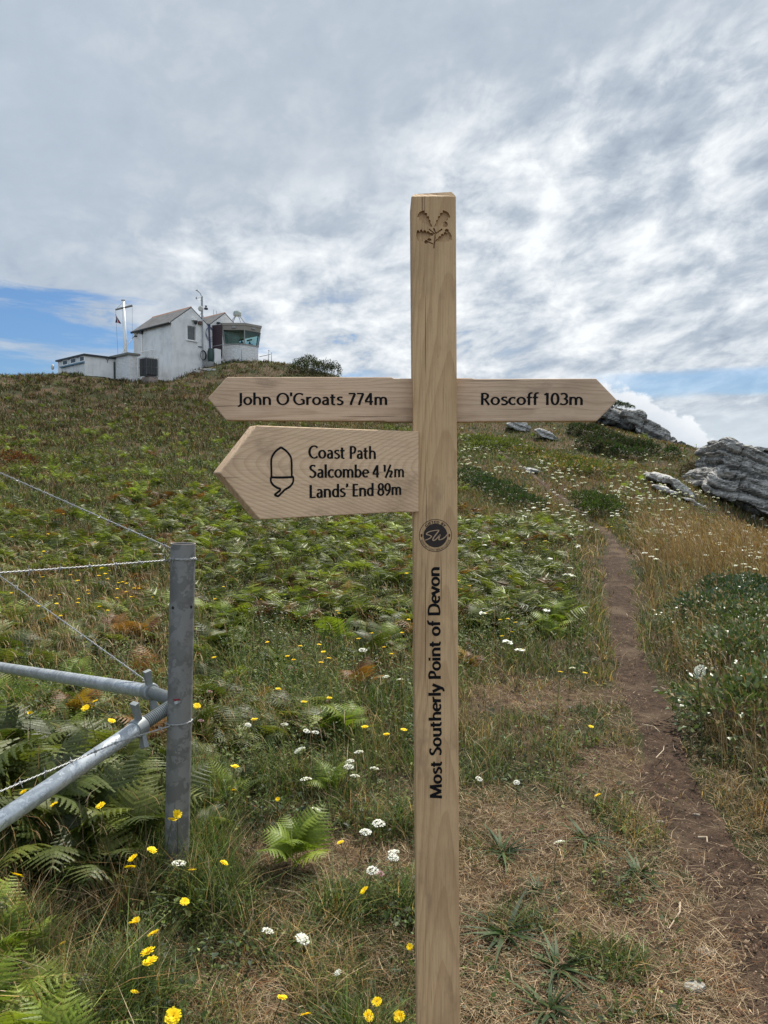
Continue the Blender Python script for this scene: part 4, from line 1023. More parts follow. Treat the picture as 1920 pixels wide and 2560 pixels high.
    for p0, p1, pyb, pyt in ((157, 170, 916, 903), (177, 191, 911, 899), (200, 212, 907, 894)):
        y0, y1 = G.w(p0, 900).y, G.w(p1, 900).y; zb, zt_ = G.w(p0, pyb).z, G.w(p1, pyt).z
        f = MB(); ym, zm = (y0 + y1) / 2, (wz0 + wz1) / 2; dy, dz = abs(y1 - y0), wz1 - wz0
        for c, s in (((-.012, ym - dy / 2 + .03, zm), (.05, .06, dz)), ((-.012, ym + dy / 2 - .03, zm), (.05, .06, dz)), ((-.012, ym, zm + dz / 2 - .03), (.046, dy - .12, .06)), ((-.012, ym, zm - dz / 2 + .03), (.046, dy - .12, .06))): f.box(c, s)
        wf = f.build('window', WHITEP, ob); MB().box((-.010, ym, zm), (.02, dy - .12, dz - .12)).build('pane', simple('black_glass', (.015, .018, .022), .08), wf)
    y0, y1 = G.w(153, 918).y, G.w(212, 906).y; MB().box((-.06, (y0 + y1) / 2, wz0 - .07), (.14, abs(y1 - y0), .09)).build('sill', simple('blue_grey_sill', (.10, .19, .27), .6), ob)
    q = G.w(139, 917); MB().tube([(-.05, q.y + .3, q.z), (-.12, q.y + .3, q.z), (-.15, q.y + .3, q.z)], [.19, .18, .12], 18).build('satellite_dish', simple('cream_dish', (.55, .53, .46), .6), ob)
    q = G.g(286, 905); MB().tube([(q.x - .04, -.06, q.z), (q.x - .04, -.06, q.z - 1.2)], .05, 8).build('downpipe', DARK, ob)
    q = G.g(268, 893); MB().tube([(q.x - .25, -.04, q.z + .05), (q.x, -.05, q.z - .22), (q.x + .22, -.04, q.z + .04)], .02, 5).tube([(q.x, -.05, q.z - .22), (q.x, -.05, q.z - .38)], .02, 5).build('pipe_bracket', DARK, ob)
    # stone annex block
    Q = S + UU * xr_; A = Frame(Q + Vector((0, 0, 0)))
    yc = A.w(322, 900).y; xb = A.g(343, 890, yc).x; za = A.w(322, 884).z
    mb = MB().hexa([(xr_ + .004, yc, Bz), (xr_ + xb, yc, Bz), (xr_ + xb, 1.5, Bz), (xr_ + .004, 1.5, Bz), (xr_ + .004, yc, za - .08), (xr_ + xb, yc, za - .08), (xr_ + xb, 1.5, za - .08), (xr_ + .004, 1.5, za - .08)])
    mb.build('annex_wall', STONE, ob)
    MB().box((xr_ + xb / 2, (yc + 1.5) / 2, za - .01), (xb + .3, 1.5 - yc + .3, .14)).build('annex_roof', simple('lichen_grey_slab', (.16, .16, .14), .9), ob)

    # --- oil tank in its cage on a brick plinth
    C0 = F.loc(at(366, 939, 52.2)); tk = empty('oil_tank', O + UU * C0.x + VV * C0.y + Vector((0, 0, C0.z)), RZ)
    tag(tk, 'black ribbed tank in a steel cage on a brick plinth by the house wall', 'tank')
    h = 1.22; sx, sy = .90, .95
    t_ = MB().hexa([(-.0, 0, .05), (sx, 0, .05), (sx, sy, .05), (0, sy, .05), (0, 0, h), (sx, 0, h), (sx, sy, h), (0, sy, h)]).build('tank', simple('black_plastic', (.014, .015, .017), .35), tk, bevel=.06)
    cg = MB()
    for i in range(6):
        t = i / 5; cg.tube([(sx * t, -.03, 0), (sx * t, -.03, h + .02)], .012, 6); cg.tube([(-.03, sy * t, 0), (-.03, sy * t, h + .02)], .012, 6)
    for z in (0, h * .5, h + .02): cg.tube([(-.03, sy, z), (-.03, -.03, z), (sx + .03, -.03, z)], .016, 6)
    cg.build('cage', simple('dull_steel_cage', (.10, .105, .11), .5, .4), tk)
    m, T, b = new_mat('brick_plinth'); oo = T.n('ShaderNodeTexCoord').outputs['Object']; br = T.n('ShaderNodeTexBrick'); x_, y_, z_ = T.sep(oo); T.put(br.inputs[0], T.xyz(T.m('ADD', x_, y_), z_, 0.0)); br.inputs['Scale'].default_value = 1; br.inputs['Brick Width'].default_value = .23; br.inputs['Row Height'].default_value = .08; br.inputs['Mortar Size'].default_value = .012
    br.inputs['Color1'].default_value = (.16, .09, .07, 1); br.inputs['Color2'].default_value = (.28, .2, .16, 1); br.inputs['Mortar'].default_value = (.3, .29, .27, 1); T.put(b.inputs['Base Color'], br.outputs[0])
    MB().hexa([(.2, 0.03, -1.0), (sx, .03, -1.0), (sx, sy, -1.0), (.2, sy, -1.0), (.2, .03, -.02), (sx, .03, -.02), (sx, sy, -.02), (.2, sy, -.02)]).build('plinth', m, tk)

    # --- flag mast with yard, and the flag
    Yf = 58.0; b0, t0 = at(316, 900, Yf), at(308, 752, Yf); fm = empty('flagpole', b0 + Vector((0, 0, -1))); tag(fm, 'white wooden flag mast with a cross yard behind the outbuilding', 'flagpole')
    dl = Vector((0, 0, 1)); MB().tube([(0, 0, 0), t0 - b0 + dl], [.13, .11], 14).build('mast', WHITEP, fm, smooth=True)
    MB().tube([t0 - b0 + dl, t0 - b0 + dl + Vector((0, 0, .07)), t0 - b0 + dl + Vector((0, 0, .1))], [.14, .14, .06], 12).build('cap', GREYP, fm)
    ya, yb = at(289, 774, Yf - .35), at(330.5, 764, Yf + .3); MB().tube([ya - b0 + dl, yb - b0 + dl], [.065, .085], 8).build('yard', simple('grey_yard', (.16, .155, .14), .7), fm)
    rg = MB(); hd = t0 - b0 + dl + Vector((0, 0, -.1)); rg.tube([ya - b0 + dl, hd, yb - b0 + dl], .010, 4); rg.tube([ya - b0 + dl, at(295, 890, Yf - .3) - b0 + dl], .008, 4); rg.tube([yb - b0 + dl, at(331, 850, Yf + .2) - b0 + dl], .008, 4); rg.build('halyard', DARK, fm)
    fo = at(290, 780, Yf - .34); fl = empty('flag', fo); tag(fl, 'small limp flag, dark blue with red and white, hanging from the yard', 'flag')
    for k, (c_, x_0, x_1) in enumerate((((.02, .025, .06), 0, .4), ((.5, .48, .46), .4, .55), ((.30, .03, .035), .55, .72), ((.02, .025, .06), .72, 1))):
        n = 8; vs = []
        for i in range(n + 1):
            t = i / n
            for s_ in (x_0, x_1):
                vs.append((-.08 + .05 * math.sin(3 * t) + s_ * (.10 + .36 * t) * (.35 + .65 * t), .05 * math.sin(6 * s_ + 3 * t), -.05 - .72 * t - .10 * s_))
        MB().add(vs, [(2 * i, 2 * i + 1, 2 * i + 3, 2 * i + 2) for i in range(n)]).build('flag_stripe', simple('flag_cloth', c_, .8), fl)
build_station()

# ------------------------------------------------------------------ rocks
def rock_material(name, base, light, dark, bed, scale=1.0):
    """bedded grey rock: strata follow the direction `bed` (normal of the beds)"""
    m, T, b = new_mat(name)
    o = T.n('ShaderNodeTexCoord').outputs['Object']
    mp = T.n('ShaderNodeMapping'); T.put(mp.inputs[0], o)
    mp.inputs['Rotation'].default_value = (R(12), bed, R(8)); mp.inputs['Scale'].default_value = (scale * .9, scale * .9, scale * 3.0)
    st = T.noise(mp.outputs[0], 1.6, 8, 0.66, 0.6); fine = T.noise(mp.outputs[0], 6.0, 6, 0.7)
    n = T.noise(o, 1.1 * scale, 5, 0.6); sp = T.noise(o, 9 * scale, 5, 0.7)
    c = T.mix(T.step(st, 0.36, 0.62), dark, base)
    c = T.mix(T.step(T.m('ADD', T.m('MULTIPLY', sp, .6), T.m('MULTIPLY', fine, .4)), 0.50, 0.64), c, light)
    c = T.mix(T.m('MULTIPLY', T.step(n, 0.58, 0.72), 0.5), c, (0.16, 0.14, 0.085))
    T.put(b.inputs['Base Color'], c); b.inputs['Roughness'].default_value = 0.92; b.inputs['Specular IOR Level'].default_value = 0.2
    T.put(b.inputs['Normal'], T.bump(T.m('ADD', st, T.m('MULTIPLY', fine, 0.45)), 1.0, 0.10 / scale)); return m
def make_rock(name, label, pieces, voxel, amp, mat, dip=22, fine=1.0, group=None, cat='rock'):
    """pieces: list of point clouds (world); union of their hulls, remeshed, weathered along the beds"""
    c0 = sum((Vector(p) for pc in pieces for p in pc), Vector()) / sum(len(pc) for pc in pieces)
    bm = bmesh.new()
    for pc in pieces:
        vs = [bm.verts.new(Vector(p) - c0) for p in pc]
        r = bmesh.ops.convex_hull(bm, input=vs)
        junk = [g for g in r['geom_interior'] + r['geom_unused'] if isinstance(g, bmesh.types.BMVert) and g.is_valid]
        bmesh.ops.delete(bm, geom=list(set(junk)), context='VERTS')
    me = bpy.data.meshes.new(name); bm.to_mesh(me); bm.free()
    o = link(name, me, None); md = o.modifiers.new('r', 'REMESH'); md.mode = 'VOXEL'; md.voxel_size = voxel
    bpy.context.view_layer.update()
    new = bpy.data.meshes.new_from_object(o.evaluated_get(bpy.context.evaluated_depsgraph_get())); o.modifiers.clear(); o.data = new; new.name = name
    n = len(new.vertices); co = np.empty(n * 3, np.float32); no = np.empty(n * 3, np.float32)
    new.vertices.foreach_get('co', co); new.vertices.foreach_get('normal', no); co = co.reshape(-1, 3).astype(float); no = no.reshape(-1, 3)
    a = R(dip); bx = co[:, 0] * math.cos(a) - co[:, 2] * math.sin(a) + 0; bz = co[:, 0] * math.sin(a) + co[:, 2] * math.cos(a)
    f = fine
    hsh = lambda p, q: (np.abs(np.sin(p * 127.1 + q * 311.7) * 43758.5453) % 1.0)
    wv = fbm(bx * .5 * f, co[:, 1] * .5 * f, 23, 3)
    big = fbm(bx * .55 * f + co[:, 1] * .4 * f, bz * 1.3 * f + co[:, 1] * .5 * f, 21, 4) - .5
    tb = bz * 1.9 * f + 2.6 * wv + 1.7 * vnoise(bz * 1.15 * f, 0 * bz, 29); ib = np.floor(tb); fb = tb - ib                       # beds
    tj = bx * .75 * f + hsh(ib, 3.0) * 7 + .5 * wv; ij = np.floor(tj); fj = tj - ij      # joints across each bed
    block = hsh(ib, ij)
    tb2 = bz * 5.5 * f + 3.0 * wv + 1.5 * vnoise(bz * 3.1 * f, bx * .6 * f, 30); ib2 = np.floor(tb2); fb2 = tb2 - ib2
    gap = -np.exp(-(np.minimum(fb, 1 - fb) / .10) ** 2) * .75 - np.exp(-(np.minimum(fj, 1 - fj) / .05) ** 2) * .5 - np.exp(-(np.minimum(fb2, 1 - fb2) / .16) ** 2) * .18
    disp = amp * (1.4 * big + 1.0 * (block - .5) + .35 * (hsh(ib2, np.floor(bx * 1.3 * f)) - .5) + gap)
    co = co + no * disp[:, None]
    new.vertices.foreach_set('co', co.astype(np.float32).ravel()); new.update()
    new.polygons.foreach_set('use_smooth', [False] * len(new.polygons))
    new.materials.append(mat); o.location = c0
    tag(o, label, cat, group); return o
def slab(px_pts, D, depth, back=0.9, dz=0.0, tilt=0.0):
    """outline in view directions at distance D, given thickness away from us"""
    f = [at(x, y, D + tilt * i % 1) for i, (x, y) in enumerate(px_pts)]
    c = sum(f, Vector()) / len(f)
    return [tuple(p) for p in f] + [tuple(c + (p - c) * back + Vector((0, depth, dz))) for p in f]
ROCK = rock_material('bedded_grey_rock', (0.33, 0.318, 0.298), (0.56, 0.545, 0.515), (0.10, 0.094, 0.085), R(-22))
ROCKL = rock_material('pale_lichened_rock', (0.45, 0.435, 0.41), (0.68, 0.665, 0.64), (0.20, 0.19, 0.175), R(-24), 1.6)
def build_rocks():
    D = 29.5
    make_rock('rock_crag', 'tall grey layered crag leaning at the right edge of the slope', [
        slab([(1795,1132),(1820,1104),(1846,1096),(1864,1100),(1854,1140),(1814,1172)], D + .4, 1.8),
        slab([(1814,1125),(1846,1099),(1882,1109),(1939,1113),(2024,1150),(2024,1215),(1929,1200),(1864,1186),(1806,1174)], D + .2, 3.0),
        slab([(1766,1213),(1779,1196),(1804,1174),(1864,1180),(2004,1222),(2014,1320),(1914,1268),(1834,1246),(1780,1230)], D - .3, 3.2),
        slab([(1809,1236),(1864,1250),(2004,1292),(2024,1420),(1959,1385),(1899,1322),(1846,1272)], D + .3, 2.6),
        slab([(1870,1292),(1929,1332),(2014,1405),(2014,1450),(1974,1425),(1894,1335)], D - .4, 2.0)], 0.055, 0.30, ROCK, 24, 1.0)
    make_rock('rock_ridge', 'long grey rock ridge running down the skyline below the right arm', [
        slab([(1488,1020),(1528,1008),(1565,1020),(1620,1046),(1600,1080),(1550,1056),(1505,1048)], 48.5, 2.5),
        slab([(1560,1020),(1585,1026),(1630,1048),(1662,1066),(1688,1090),(1692,1108),(1676,1134),(1640,1120),(1605,1086),(1570,1052)], 47.5, 2.6),
        slab([(1672,1100),(1694,1094),(1716,1104),(1738,1118),(1756,1138),(1700,1142),(1668,1136)], 46.2, 2.2),
        slab([(1748,1136),(1760,1132),(1776,1142),(1750,1146)], 45.5, 1.2)], 0.085, 0.42, ROCK, 26, .7)
    d0 = ground(1690, 1235).y
    make_rock('rock_slab', 'pale slanting rock slab set in the flowery slope left of the crag', [
        slab([(1617,1189),(1640,1182),(1672,1188),(1692,1194),(1706,1206),(1690,1214),(1650,1206)], d0 + .5, 1.2, .8, .1),
        slab([(1668,1194),(1692,1196),(1722,1216),(1750,1238),(1752,1250),(1735,1260),(1700,1232)], d0 + .1, 1.2, .8, .15),
        slab([(1706,1244),(1738,1246),(1764,1262),(1780,1276),(1768,1281),(1735,1266)], d0 - .8, 1.0, .8, .1),
        slab([(1632,1212),(1668,1220),(1700,1234),(1690,1240),(1650,1226)], d0 - .6, .7, .8, .05)], 0.06, 0.15, ROCKL, 26, 1.4)
    for lab, pts, th in (('flat pale rock just below the right arm, nearest the post', [(1264,1060),(1285,1052),(1318,1056),(1330,1070),(1322,1080),(1290,1078)], .9),
                     ('pointed pale rock below the right arm beside a flat one', [(1338,1076),(1352,1070),(1380,1080),(1398,1098),(1388,1103),(1356,1092)], .9),
                     ('small low pale rock half sunk in the grass mid slope', [(1310,1178),(1330,1172),(1350,1176),(1352,1184),(1325,1186)], .5)):
        g = ground(sum(p[0] for p in pts) / len(pts), max(p[1] for p in pts) - 2)
        make_rock('rock', lab, [slab(pts, g.y - .1, th, .85, .1)], 0.06, 0.12, ROCKL, 22, 1.6)
    make_rock('rock', 'pale rock breaking through the knoll turf below the white house', [slab([(478,930),(500,921),(538,920),(548,926),(520,934),(490,938)], 54.6, 1.0, .85, .15)], .07, .10, ROCKL, 15, 1.4)
    # loose stones by the path
    SM = rock_material('field_stone', (0.20, 0.17, 0.14), (0.34, 0.30, 0.26), (0.08, 0.065, 0.055), R(10), 12)
    SP_ = rock_material('quartz_stone', (0.34, 0.33, 0.30), (0.55, 0.53, 0.49), (0.14, 0.13, 0.10), R(10), 12)
    for lab, px, py, w, h, m in (('pale lichened stone beside the path at the bottom right', 1738, 2476, .036, .022, SP_), ('thin flat dark stone on the path edge', 1764, 2380, .034, .010, SM),
                              ('brown stone half buried in the grass at the bottom left', 406, 2512, .045, .022, SM), ('small reddish pebble in the middle of the path', 1742, 2025, .020, .010, SM),
                              ('flat pebble on the left side of the path', 1650, 2042, .022, .008, SM)):
        g = ground(px, py) - Vector((0, 0, .028 if 'pebble' in lab else .004)); rr_ = random.Random(px)
        pc = [tuple(g + Vector((w * math.cos(a) * rr_.uniform(.7, 1.05), w * .7 * math.sin(a) * rr_.uniform(.7, 1.05), z + rr_.uniform(-.15, .15) * h))) for z in (-h * .5, h * .5, h) for a in np.linspace(0, 2 * math.pi, 9)[:-1] + z * 9]
        make_rock('stone', lab, [pc], w * .07, w * .09, m, 10, 14, cat='stone')
build_rocks()

# ------------------------------------------------------------------ vegetation
def leaf_material(name, rough=0.6, spec=0.25, trans=0.30, gain=1.0):
    m, T, b = new_mat(name)
    a = T.n('ShaderNodeAttribute', attribute_name='tint').outputs['Color']
    if gain != 1.0: a = T.mix(1.0, a, (gain, gain, gain, 1), 'MULTIPLY')
    T.put(b.inputs['Base Color'], a); b.inputs['Roughness'].default_value = rough; b.inputs['Specular IOR Level'].default_value = spec
    tl = T.n('ShaderNodeBsdfTranslucent'); T.put(tl.inputs[0], T.mix(1.0, a, (1.25, 1.3, 0.75, 1), 'MULTIPLY'))
    mx = T.n('ShaderNodeMixShader'); mx.inputs[0].default_value = trans
    T.put(mx.inputs[1], b.outputs[0]); T.put(mx.inputs[2], tl.outputs[0]); T.put(m.node_tree.nodes['Material Output'].inputs[0], mx.outputs[0])
    return m
M_GRASS = leaf_material('grass_blade', 0.55, 0.25, 0.30, 0.80)
M_DRY = leaf_material('dry_stalk', 0.7, 0.15, 0.20, 0.88)
M_FERN = leaf_material('bracken_leaf', 0.50, 0.35, 0.34, 0.95)
M_GLOSSY = leaf_material('glossy_leaf', 0.38, 0.5, 0.18)
M_PETAL = leaf_material('petal', 0.6, 0.2, 0.25)

C_GREEN = np.array([(.030,.055,.012),(.045,.078,.016),(.065,.100,.022),(.090,.125,.030)])
C_YGREEN = np.array([(.12,.15,.030),(.15,.165,.040),(.10,.135,.030)])
C_STRAW = np.array([(.36,.265,.16),(.28,.195,.11),(.44,.34,.22),(.22,.15,.08)])
C_GOLD = np.array([(.30,.185,.070),(.24,.140,.050),(.36,.24,.11),(.19,.105,.04)])
C_RUST = np.array([(.16,.060,.020),(.11,.045,.018),(.20,.085,.025)])
C_HEATH = np.array([(.055,.040,.026),(.075,.058,.036),(.04,.035,.02),(.10,.08,.05)])
C_BLUEG = np.array([(.055,.075,.045),(.075,.095,.06)])
C_FERN = np.array([(.068,.088,.014),(.092,.114,.018),(.120,.140,.022),(.046,.062,.012)])
def pick(pal, n): return pal[rng.integers(0, len(pal), n)] * rng.uniform(.8, 1.2, (n, 1))
def blend(mask, a, b):
    m = (rng.random(len(mask)) < mask)[:, None]; return np.where(m, a, b)

def blades(P, h, w, az, lean, tint, seg=3, twist=None):
    """grass blades: bent tapering strips"""
    n = len(P); k = seg + 1
    s = np.linspace(0, 1, k)[None]
    dx, dy = np.cos(az)[:, None], np.sin(az)[:, None]
    hh = h[:, None]; ln = lean[:, None]
    out = hh * ln * s ** 1.8; up = hh * (s - 0.32 * ln * s ** 2.2)
    tw = az + math.pi / 2 + (rng.uniform(-.9, .9, n) if twist is None else twist)
    wx, wy = np.cos(tw)[:, None], np.sin(tw)[:, None]
    ww = w[:, None] * .5 * (1 - s ** 1.6 * .94)
    cx = P[:, 0:1] + dx * out; cy = P[:, 1:2] + dy * out; cz = P[:, 2:3] + up
    V = np.empty((n, k, 2, 3), np.float32)
    V[:, :, 0] = np.stack([cx - wx * ww, cy - wy * ww, cz], -1); V[:, :, 1] = np.stack([cx + wx * ww, cy + wy * ww, cz], -1)
    base = (np.arange(n) * k * 2)[:, None] + np.arange(seg)[None] * 2
    Q = np.stack([base, base + 1, base + 3, base + 2], -1).reshape(-1, 4)
    shade = (0.75 + 0.35 * s)[..., None, None]           # light contrast put into the blade colour: dark foot, bright tip
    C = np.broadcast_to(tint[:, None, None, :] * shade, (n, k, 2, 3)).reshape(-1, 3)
    return V.reshape(-1, 3), Q, C
def join(parts):
    V, Q, C = [], [], []; o = 0
    for v, q, c in parts: V.append(v); Q.append(q + o); C.append(c); o += len(v)
    return np.concatenate(V), np.concatenate(Q), np.concatenate(C)
def stuff(name, parts, mat, label=None):
    V, Q, C = join(parts)
    o = link(name, big_mesh(name, V, Q, C), mat)
    return tag(o, label, None, None, 'stuff')
def sample(n, r0, r1, p, t0=-38, t1=43):
    n = int(n * (t1 - t0) / 66)
    """points on the hill, thinning out with distance as r^-p per unit r"""
    u = rng.random(n); a = 1 - p
    r = (r0 ** a + u * (r1 ** a - r0 ** a)) ** (1 / a) if abs(a) > 1e-6 else r0 * (r1 / r0) ** u
    t = R(1) * rng.uniform(t0, t1, n)
    x, y = r * np.sin(t), r * np.cos(t)
    return x, y, r
class Zones:
    def __init__(s, x, y):
        s.x, s.y = x, y; s.z = gz(x, y); s.r = np.hypot(x, y)
        px, py = project(x, y, s.z)
        wob = (fbm(x * .5, y * .5, 71, 3) - .5) * 260 / (1 + s.r * .06)
        s.px, s.py = px, py
        qx, qy = px + wob, py + wob * .4 * np.clip(s.r / 6, .3, 1)
        s.pd = path_dist(x, y)
        s.tramp = np.clip(sstep(qx, 520, 760) * sstep(qy, 1840, 2040) + sstep(qx, 1110, 1210) * sstep(qy, 1600, 1780) + .55 * sstep(qx, 300, 420) * sstep(qy, 2260, 2420), 0, 1)
        s.tramp *= 1 - sstep(qx, 1900, 2100) * .5
        s.trod = s.tramp
        s.gold = sstep(px, 1555, 1620) * sstep(qy, 1300, 1345) * (1 - sstep(qy, 1440, 1560))
        s.slope = sstep(qx, 1080, 1180) * (1 - sstep(qy, 1300, 1350)) * (1 - s.gold)
        s.hill = (1 - sstep(qx, 900, 1100)) * (1 - sstep(qy, 1040, 1130))
        s.knoll = (1 - sstep(py, 955, 985)) * sstep(px, 380, 440) * (1 - sstep(px, 900, 1000))
        s.n1 = fbm(x * .9, y * .9, 81, 4); s.n2 = fbm(x * 2.6 + 7, y * 2.6, 83, 3); s.n3 = fbm(x * .22 + 4, y * .22 + 9, 85, 3)
        s.built = np.zeros(len(x), bool)
        for o, x0, x1, y0, y1 in (((at(430, 953, 55)), -.3, 11.0, -.25, 5.6), ((at(213, 948, 52)), -.1, 5.0, -1.4, 4.2)):
            dx, dy = x - o.x, y - o.y
            a, b = dx * UU.x + dy * UU.y, dx * VV.x + dy * VV.y
            s.built |= (a > x0) & (a < x1) & (b > y0) & (b < y1)
        s.P = np.c_[x, y, s.z]
        s.patch = sstep(px + 90 * (s.n2 - .5), 730, 830) * (1 - sstep(px, 890, 1020)) * sstep(py, 985, 1060) * (1 - sstep(py + 120 * (s.n1 - .5), 1230, 1340))
        g = fbm(x * 1.7 + 31, y * 1.7, 91, 4)
        s.trod = s.trod * (1 - .5 * (px < 1060) * sstep(fbm(x * 2.3, y * 2.3 + 5, 93, 3), .62, .50)); s.tramp = s.trod * (.12 + .88 * sstep(g + .07 * sstep(py, 2050, 2250) * sstep(px, 1000, 1100), .42, .54))
        s.tramp = np.maximum(s.tramp, sstep(py, 2060, 2200) * sstep(px, 1070, 1130) * (1 - .75 * sstep(fbm(x * 4.2, y * 4.2 + 3, 97, 3), .52, .62)))
        s.clump = fbm(x * 5.5, y * 5.5, 95, 3)
    def keep(s, m):
        z = object.__new__(Zones)
        for k, v in s.__dict__.items(): setattr(z, k, v[m])
        return z
def zsample(n, r0, r1, p, prob, **kw):
    x, y, r = sample(n, r0, r1, p, **kw); Z = Zones(x, y)
    return Z.keep((rng.random(len(x)) < prob(Z)) & ~Z.built)

def build_grass():
    # green and mixed turf, near and middle distance
    def pr(Z):
        p = .95 - .60 * Z.tramp * sstep(Z.n2, .42, .60) - .25 * Z.tramp
        p *= .05 + .95 * sstep(Z.pd + .7 * (Z.n2 - .5), .55, 1.15) ; p *= 1 - .5 * Z.gold
        return p
    Z = zsample(260000, 1.25, 30, 1.5, pr); n = len(Z.x)
    lush = (1 - Z.tramp) * (1 - Z.slope)
    h = rng.uniform(.04, .12, n) + lush * rng.uniform(.02, .26, n) * sstep(Z.clump, .38, .62)
    h *= (1 - .50 * Z.trod) * (1 - .30 * Z.tramp); h *= .40 + .60 * sstep(Z.pd, .6, 1.8); h *= 1 - .25 * Z.slope
    w = np.maximum(rng.uniform(.0022, .0045, n) * (1 - .3 * Z.tramp), Z.r * .00085)
    dry = np.clip(.22 + .62 * Z.tramp + .50 * sstep(Z.n1, .50, .60) + .5 * Z.patch + .35 * (Z.pd < 2.2) + .30 * Z.slope - .15 * lush, 0, .95)
    t = blend(dry, blend(np.full(n, .45), pick(C_STRAW, n), pick(C_GOLD, n)), blend(np.full(n, .25), pick(C_YGREEN, n), pick(C_GREEN, n)))
    lean = rng.uniform(.15, 1.1, n) + .4 * Z.tramp
    t = t * (rng.lognormal(0, .38, n) * (.62 + .75 * sstep(Z.clump, .36, .64)))[:, None]  # shaded gaps between clumps put into the blade colour, over random tone
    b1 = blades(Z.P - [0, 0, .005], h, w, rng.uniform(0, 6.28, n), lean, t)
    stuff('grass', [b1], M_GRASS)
    # far slopes
    def pr2(Z): return np.clip(.35 + .65 * (Z.slope + Z.knoll) + .25 * (1 - Z.hill), 0, 1) * sstep(Z.pd, .8, 1.6)
    Z = zsample(170000, 14, 66, .75, pr2); n = len(Z.x)
    h = rng.uniform(.10, .24, n) * (1 - .3 * Z.knoll); w = np.maximum(.006, Z.r * rng.uniform(.0006, .0012, n))
    gold = np.clip(.42 + 1.5 * (Z.n3 - .5) + .5 * (Z.n1 - .5) + .12 * Z.slope - .22 * Z.hill, .05, .95)
    t = blend(gold, blend(np.full(n, .3), pick(C_STRAW, n) * .8, pick(C_GOLD, n) * .85), blend(np.full(n, .5), pick(C_YGREEN, n) * .9, pick(C_GREEN, n) * 1.1))
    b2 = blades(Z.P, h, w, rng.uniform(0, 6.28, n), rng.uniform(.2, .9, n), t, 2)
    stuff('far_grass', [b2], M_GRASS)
    # tall dry grass: the golden stand right of the path, the straw patch below the lower arm, scattered stems
    def pr3(Z):
        patch = Z.patch
        sc_ = .10 * sstep(Z.r, 2.2, 4.5) * (1 - Z.tramp) * sstep(Z.n1, .45, .6) * (1 - Z.hill) + .04 * (1 - Z.tramp) * sstep(Z.r, 2, 4)
        left = .28 * (1 - sstep(Z.px, 350, 600)) * sstep(Z.py, 1380, 1500) * (1 - sstep(Z.py, 1650, 1800))
        thick = .45 * sstep(Z.px, 1640, 1720) * sstep(Z.py, 1440, 1520) * (1 - sstep(Z.py, 1850, 1980))
        return np.clip(Z.gold * .95 + patch * .8 + sc_ + left + thick, 0, 1) * sstep(Z.pd, 1.4, 2.0)
    Z = zsample(150000, 1.9, 38, 1.0, pr3); n = len(Z.x)
    h = rng.uniform(.22, .50, n) * (.85 + .25 * Z.gold); w = np.maximum(.0018, Z.r * .00055)
    t = blend(.45 + .25 * Z.gold, pick(C_GOLD, n) * 1.05, pick(C_STRAW, n))
    az = rng.normal(2.6, 1.0, n); lean = rng.uniform(.1, .55, n)
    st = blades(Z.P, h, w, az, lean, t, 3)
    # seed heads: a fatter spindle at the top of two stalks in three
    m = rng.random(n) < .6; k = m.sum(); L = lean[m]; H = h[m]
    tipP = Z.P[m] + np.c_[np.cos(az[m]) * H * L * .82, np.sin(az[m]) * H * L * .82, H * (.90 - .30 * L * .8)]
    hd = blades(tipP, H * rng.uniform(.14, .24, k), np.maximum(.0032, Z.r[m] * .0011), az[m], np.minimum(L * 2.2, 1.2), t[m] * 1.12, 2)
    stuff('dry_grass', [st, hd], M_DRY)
    # straw litter lying on the turf and along the path
    def pr4(Z): return np.clip(.9 * Z.tramp + .45 * (Z.pd < 2.2) + .12, 0, 1) * np.where(Z.pd < .7, .12 + .3 * sstep(Z.n2, .55, .66), 1)
    Z = zsample(120000, 1.25, 16, 1.75, pr4); n = len(Z.x)
    L = rng.uniform(.02, .085, n); w = np.maximum(rng.uniform(.0011, .0024, n), Z.r * .0005)
    a = rng.uniform(0, 6.28, n); t = blend(np.full(n, .8), pick(C_STRAW, n), pick(C_RUST, n) * 1.1) * rng.lognormal(0, .3, n)[:, None]
    P = Z.P + np.c_[np.zeros(n), np.zeros(n), rng.uniform(.002, .022, n)]
    V, Q, C = blades(P, L, w, a, np.full(n, .0), t, 2, twist=np.zeros(n) + .0)
    # lay them down: turn the vertical extent into a direction on the ground
    V = V.reshape(n, 3, 2, 3); s = (V[..., 2] - P[:, None, None, 2]); tilt = rng.uniform(-.10, .45, n)[:, None, None]
    V[..., 0] += np.cos(a)[:, None, None] * s; V[..., 1] += np.sin(a)[:, None, None] * s; V[..., 2] = P[:, None, None, 2] + s * tilt
    bend = np.linspace(0, 1, 3)[None, :, None] ** 2 * (rng.normal(0, .35, n) * L)[:, None, None]
    V[..., 0] += -np.sin(a)[:, None, None] * bend; V[..., 1] += np.cos(a)[:, None, None] * bend
    stuff('straw_litter', [(V.reshape(-1, 3), Q, C)], M_DRY)

def leaf_ovals(P, d, up, L, W, tint, fold=.25):
    """small oval leaves, two quads folded along the midrib; d = pointing, up = leaf normal"""
    n = len(P); d = d / np.linalg.norm(d, axis=1, keepdims=True); sd = np.cross(d, up); sd /= np.linalg.norm(sd, axis=1, keepdims=True) + 1e-9
    nn = np.cross(sd, d)
    L = L[:, None]; W = W[:, None]
    p0 = P; p1 = P + d * L * .5 + nn * L * .06; p2 = P + d * L
    a = P + d * L * .42 + sd * W * .5 + nn * W * fold; b = P + d * L * .42 - sd * W * .5 + nn * W * fold
    V = np.stack([p0, a, p2, p1, b], 1).reshape(-1, 3); k = np.arange(n)[:, None] * 5
    Q = np.concatenate([k + [[0, 1, 2, 3]], k + [[0, 3, 2, 4]]])
    C = np.repeat(tint, 5, 0); return V.astype(np.float32), Q, C

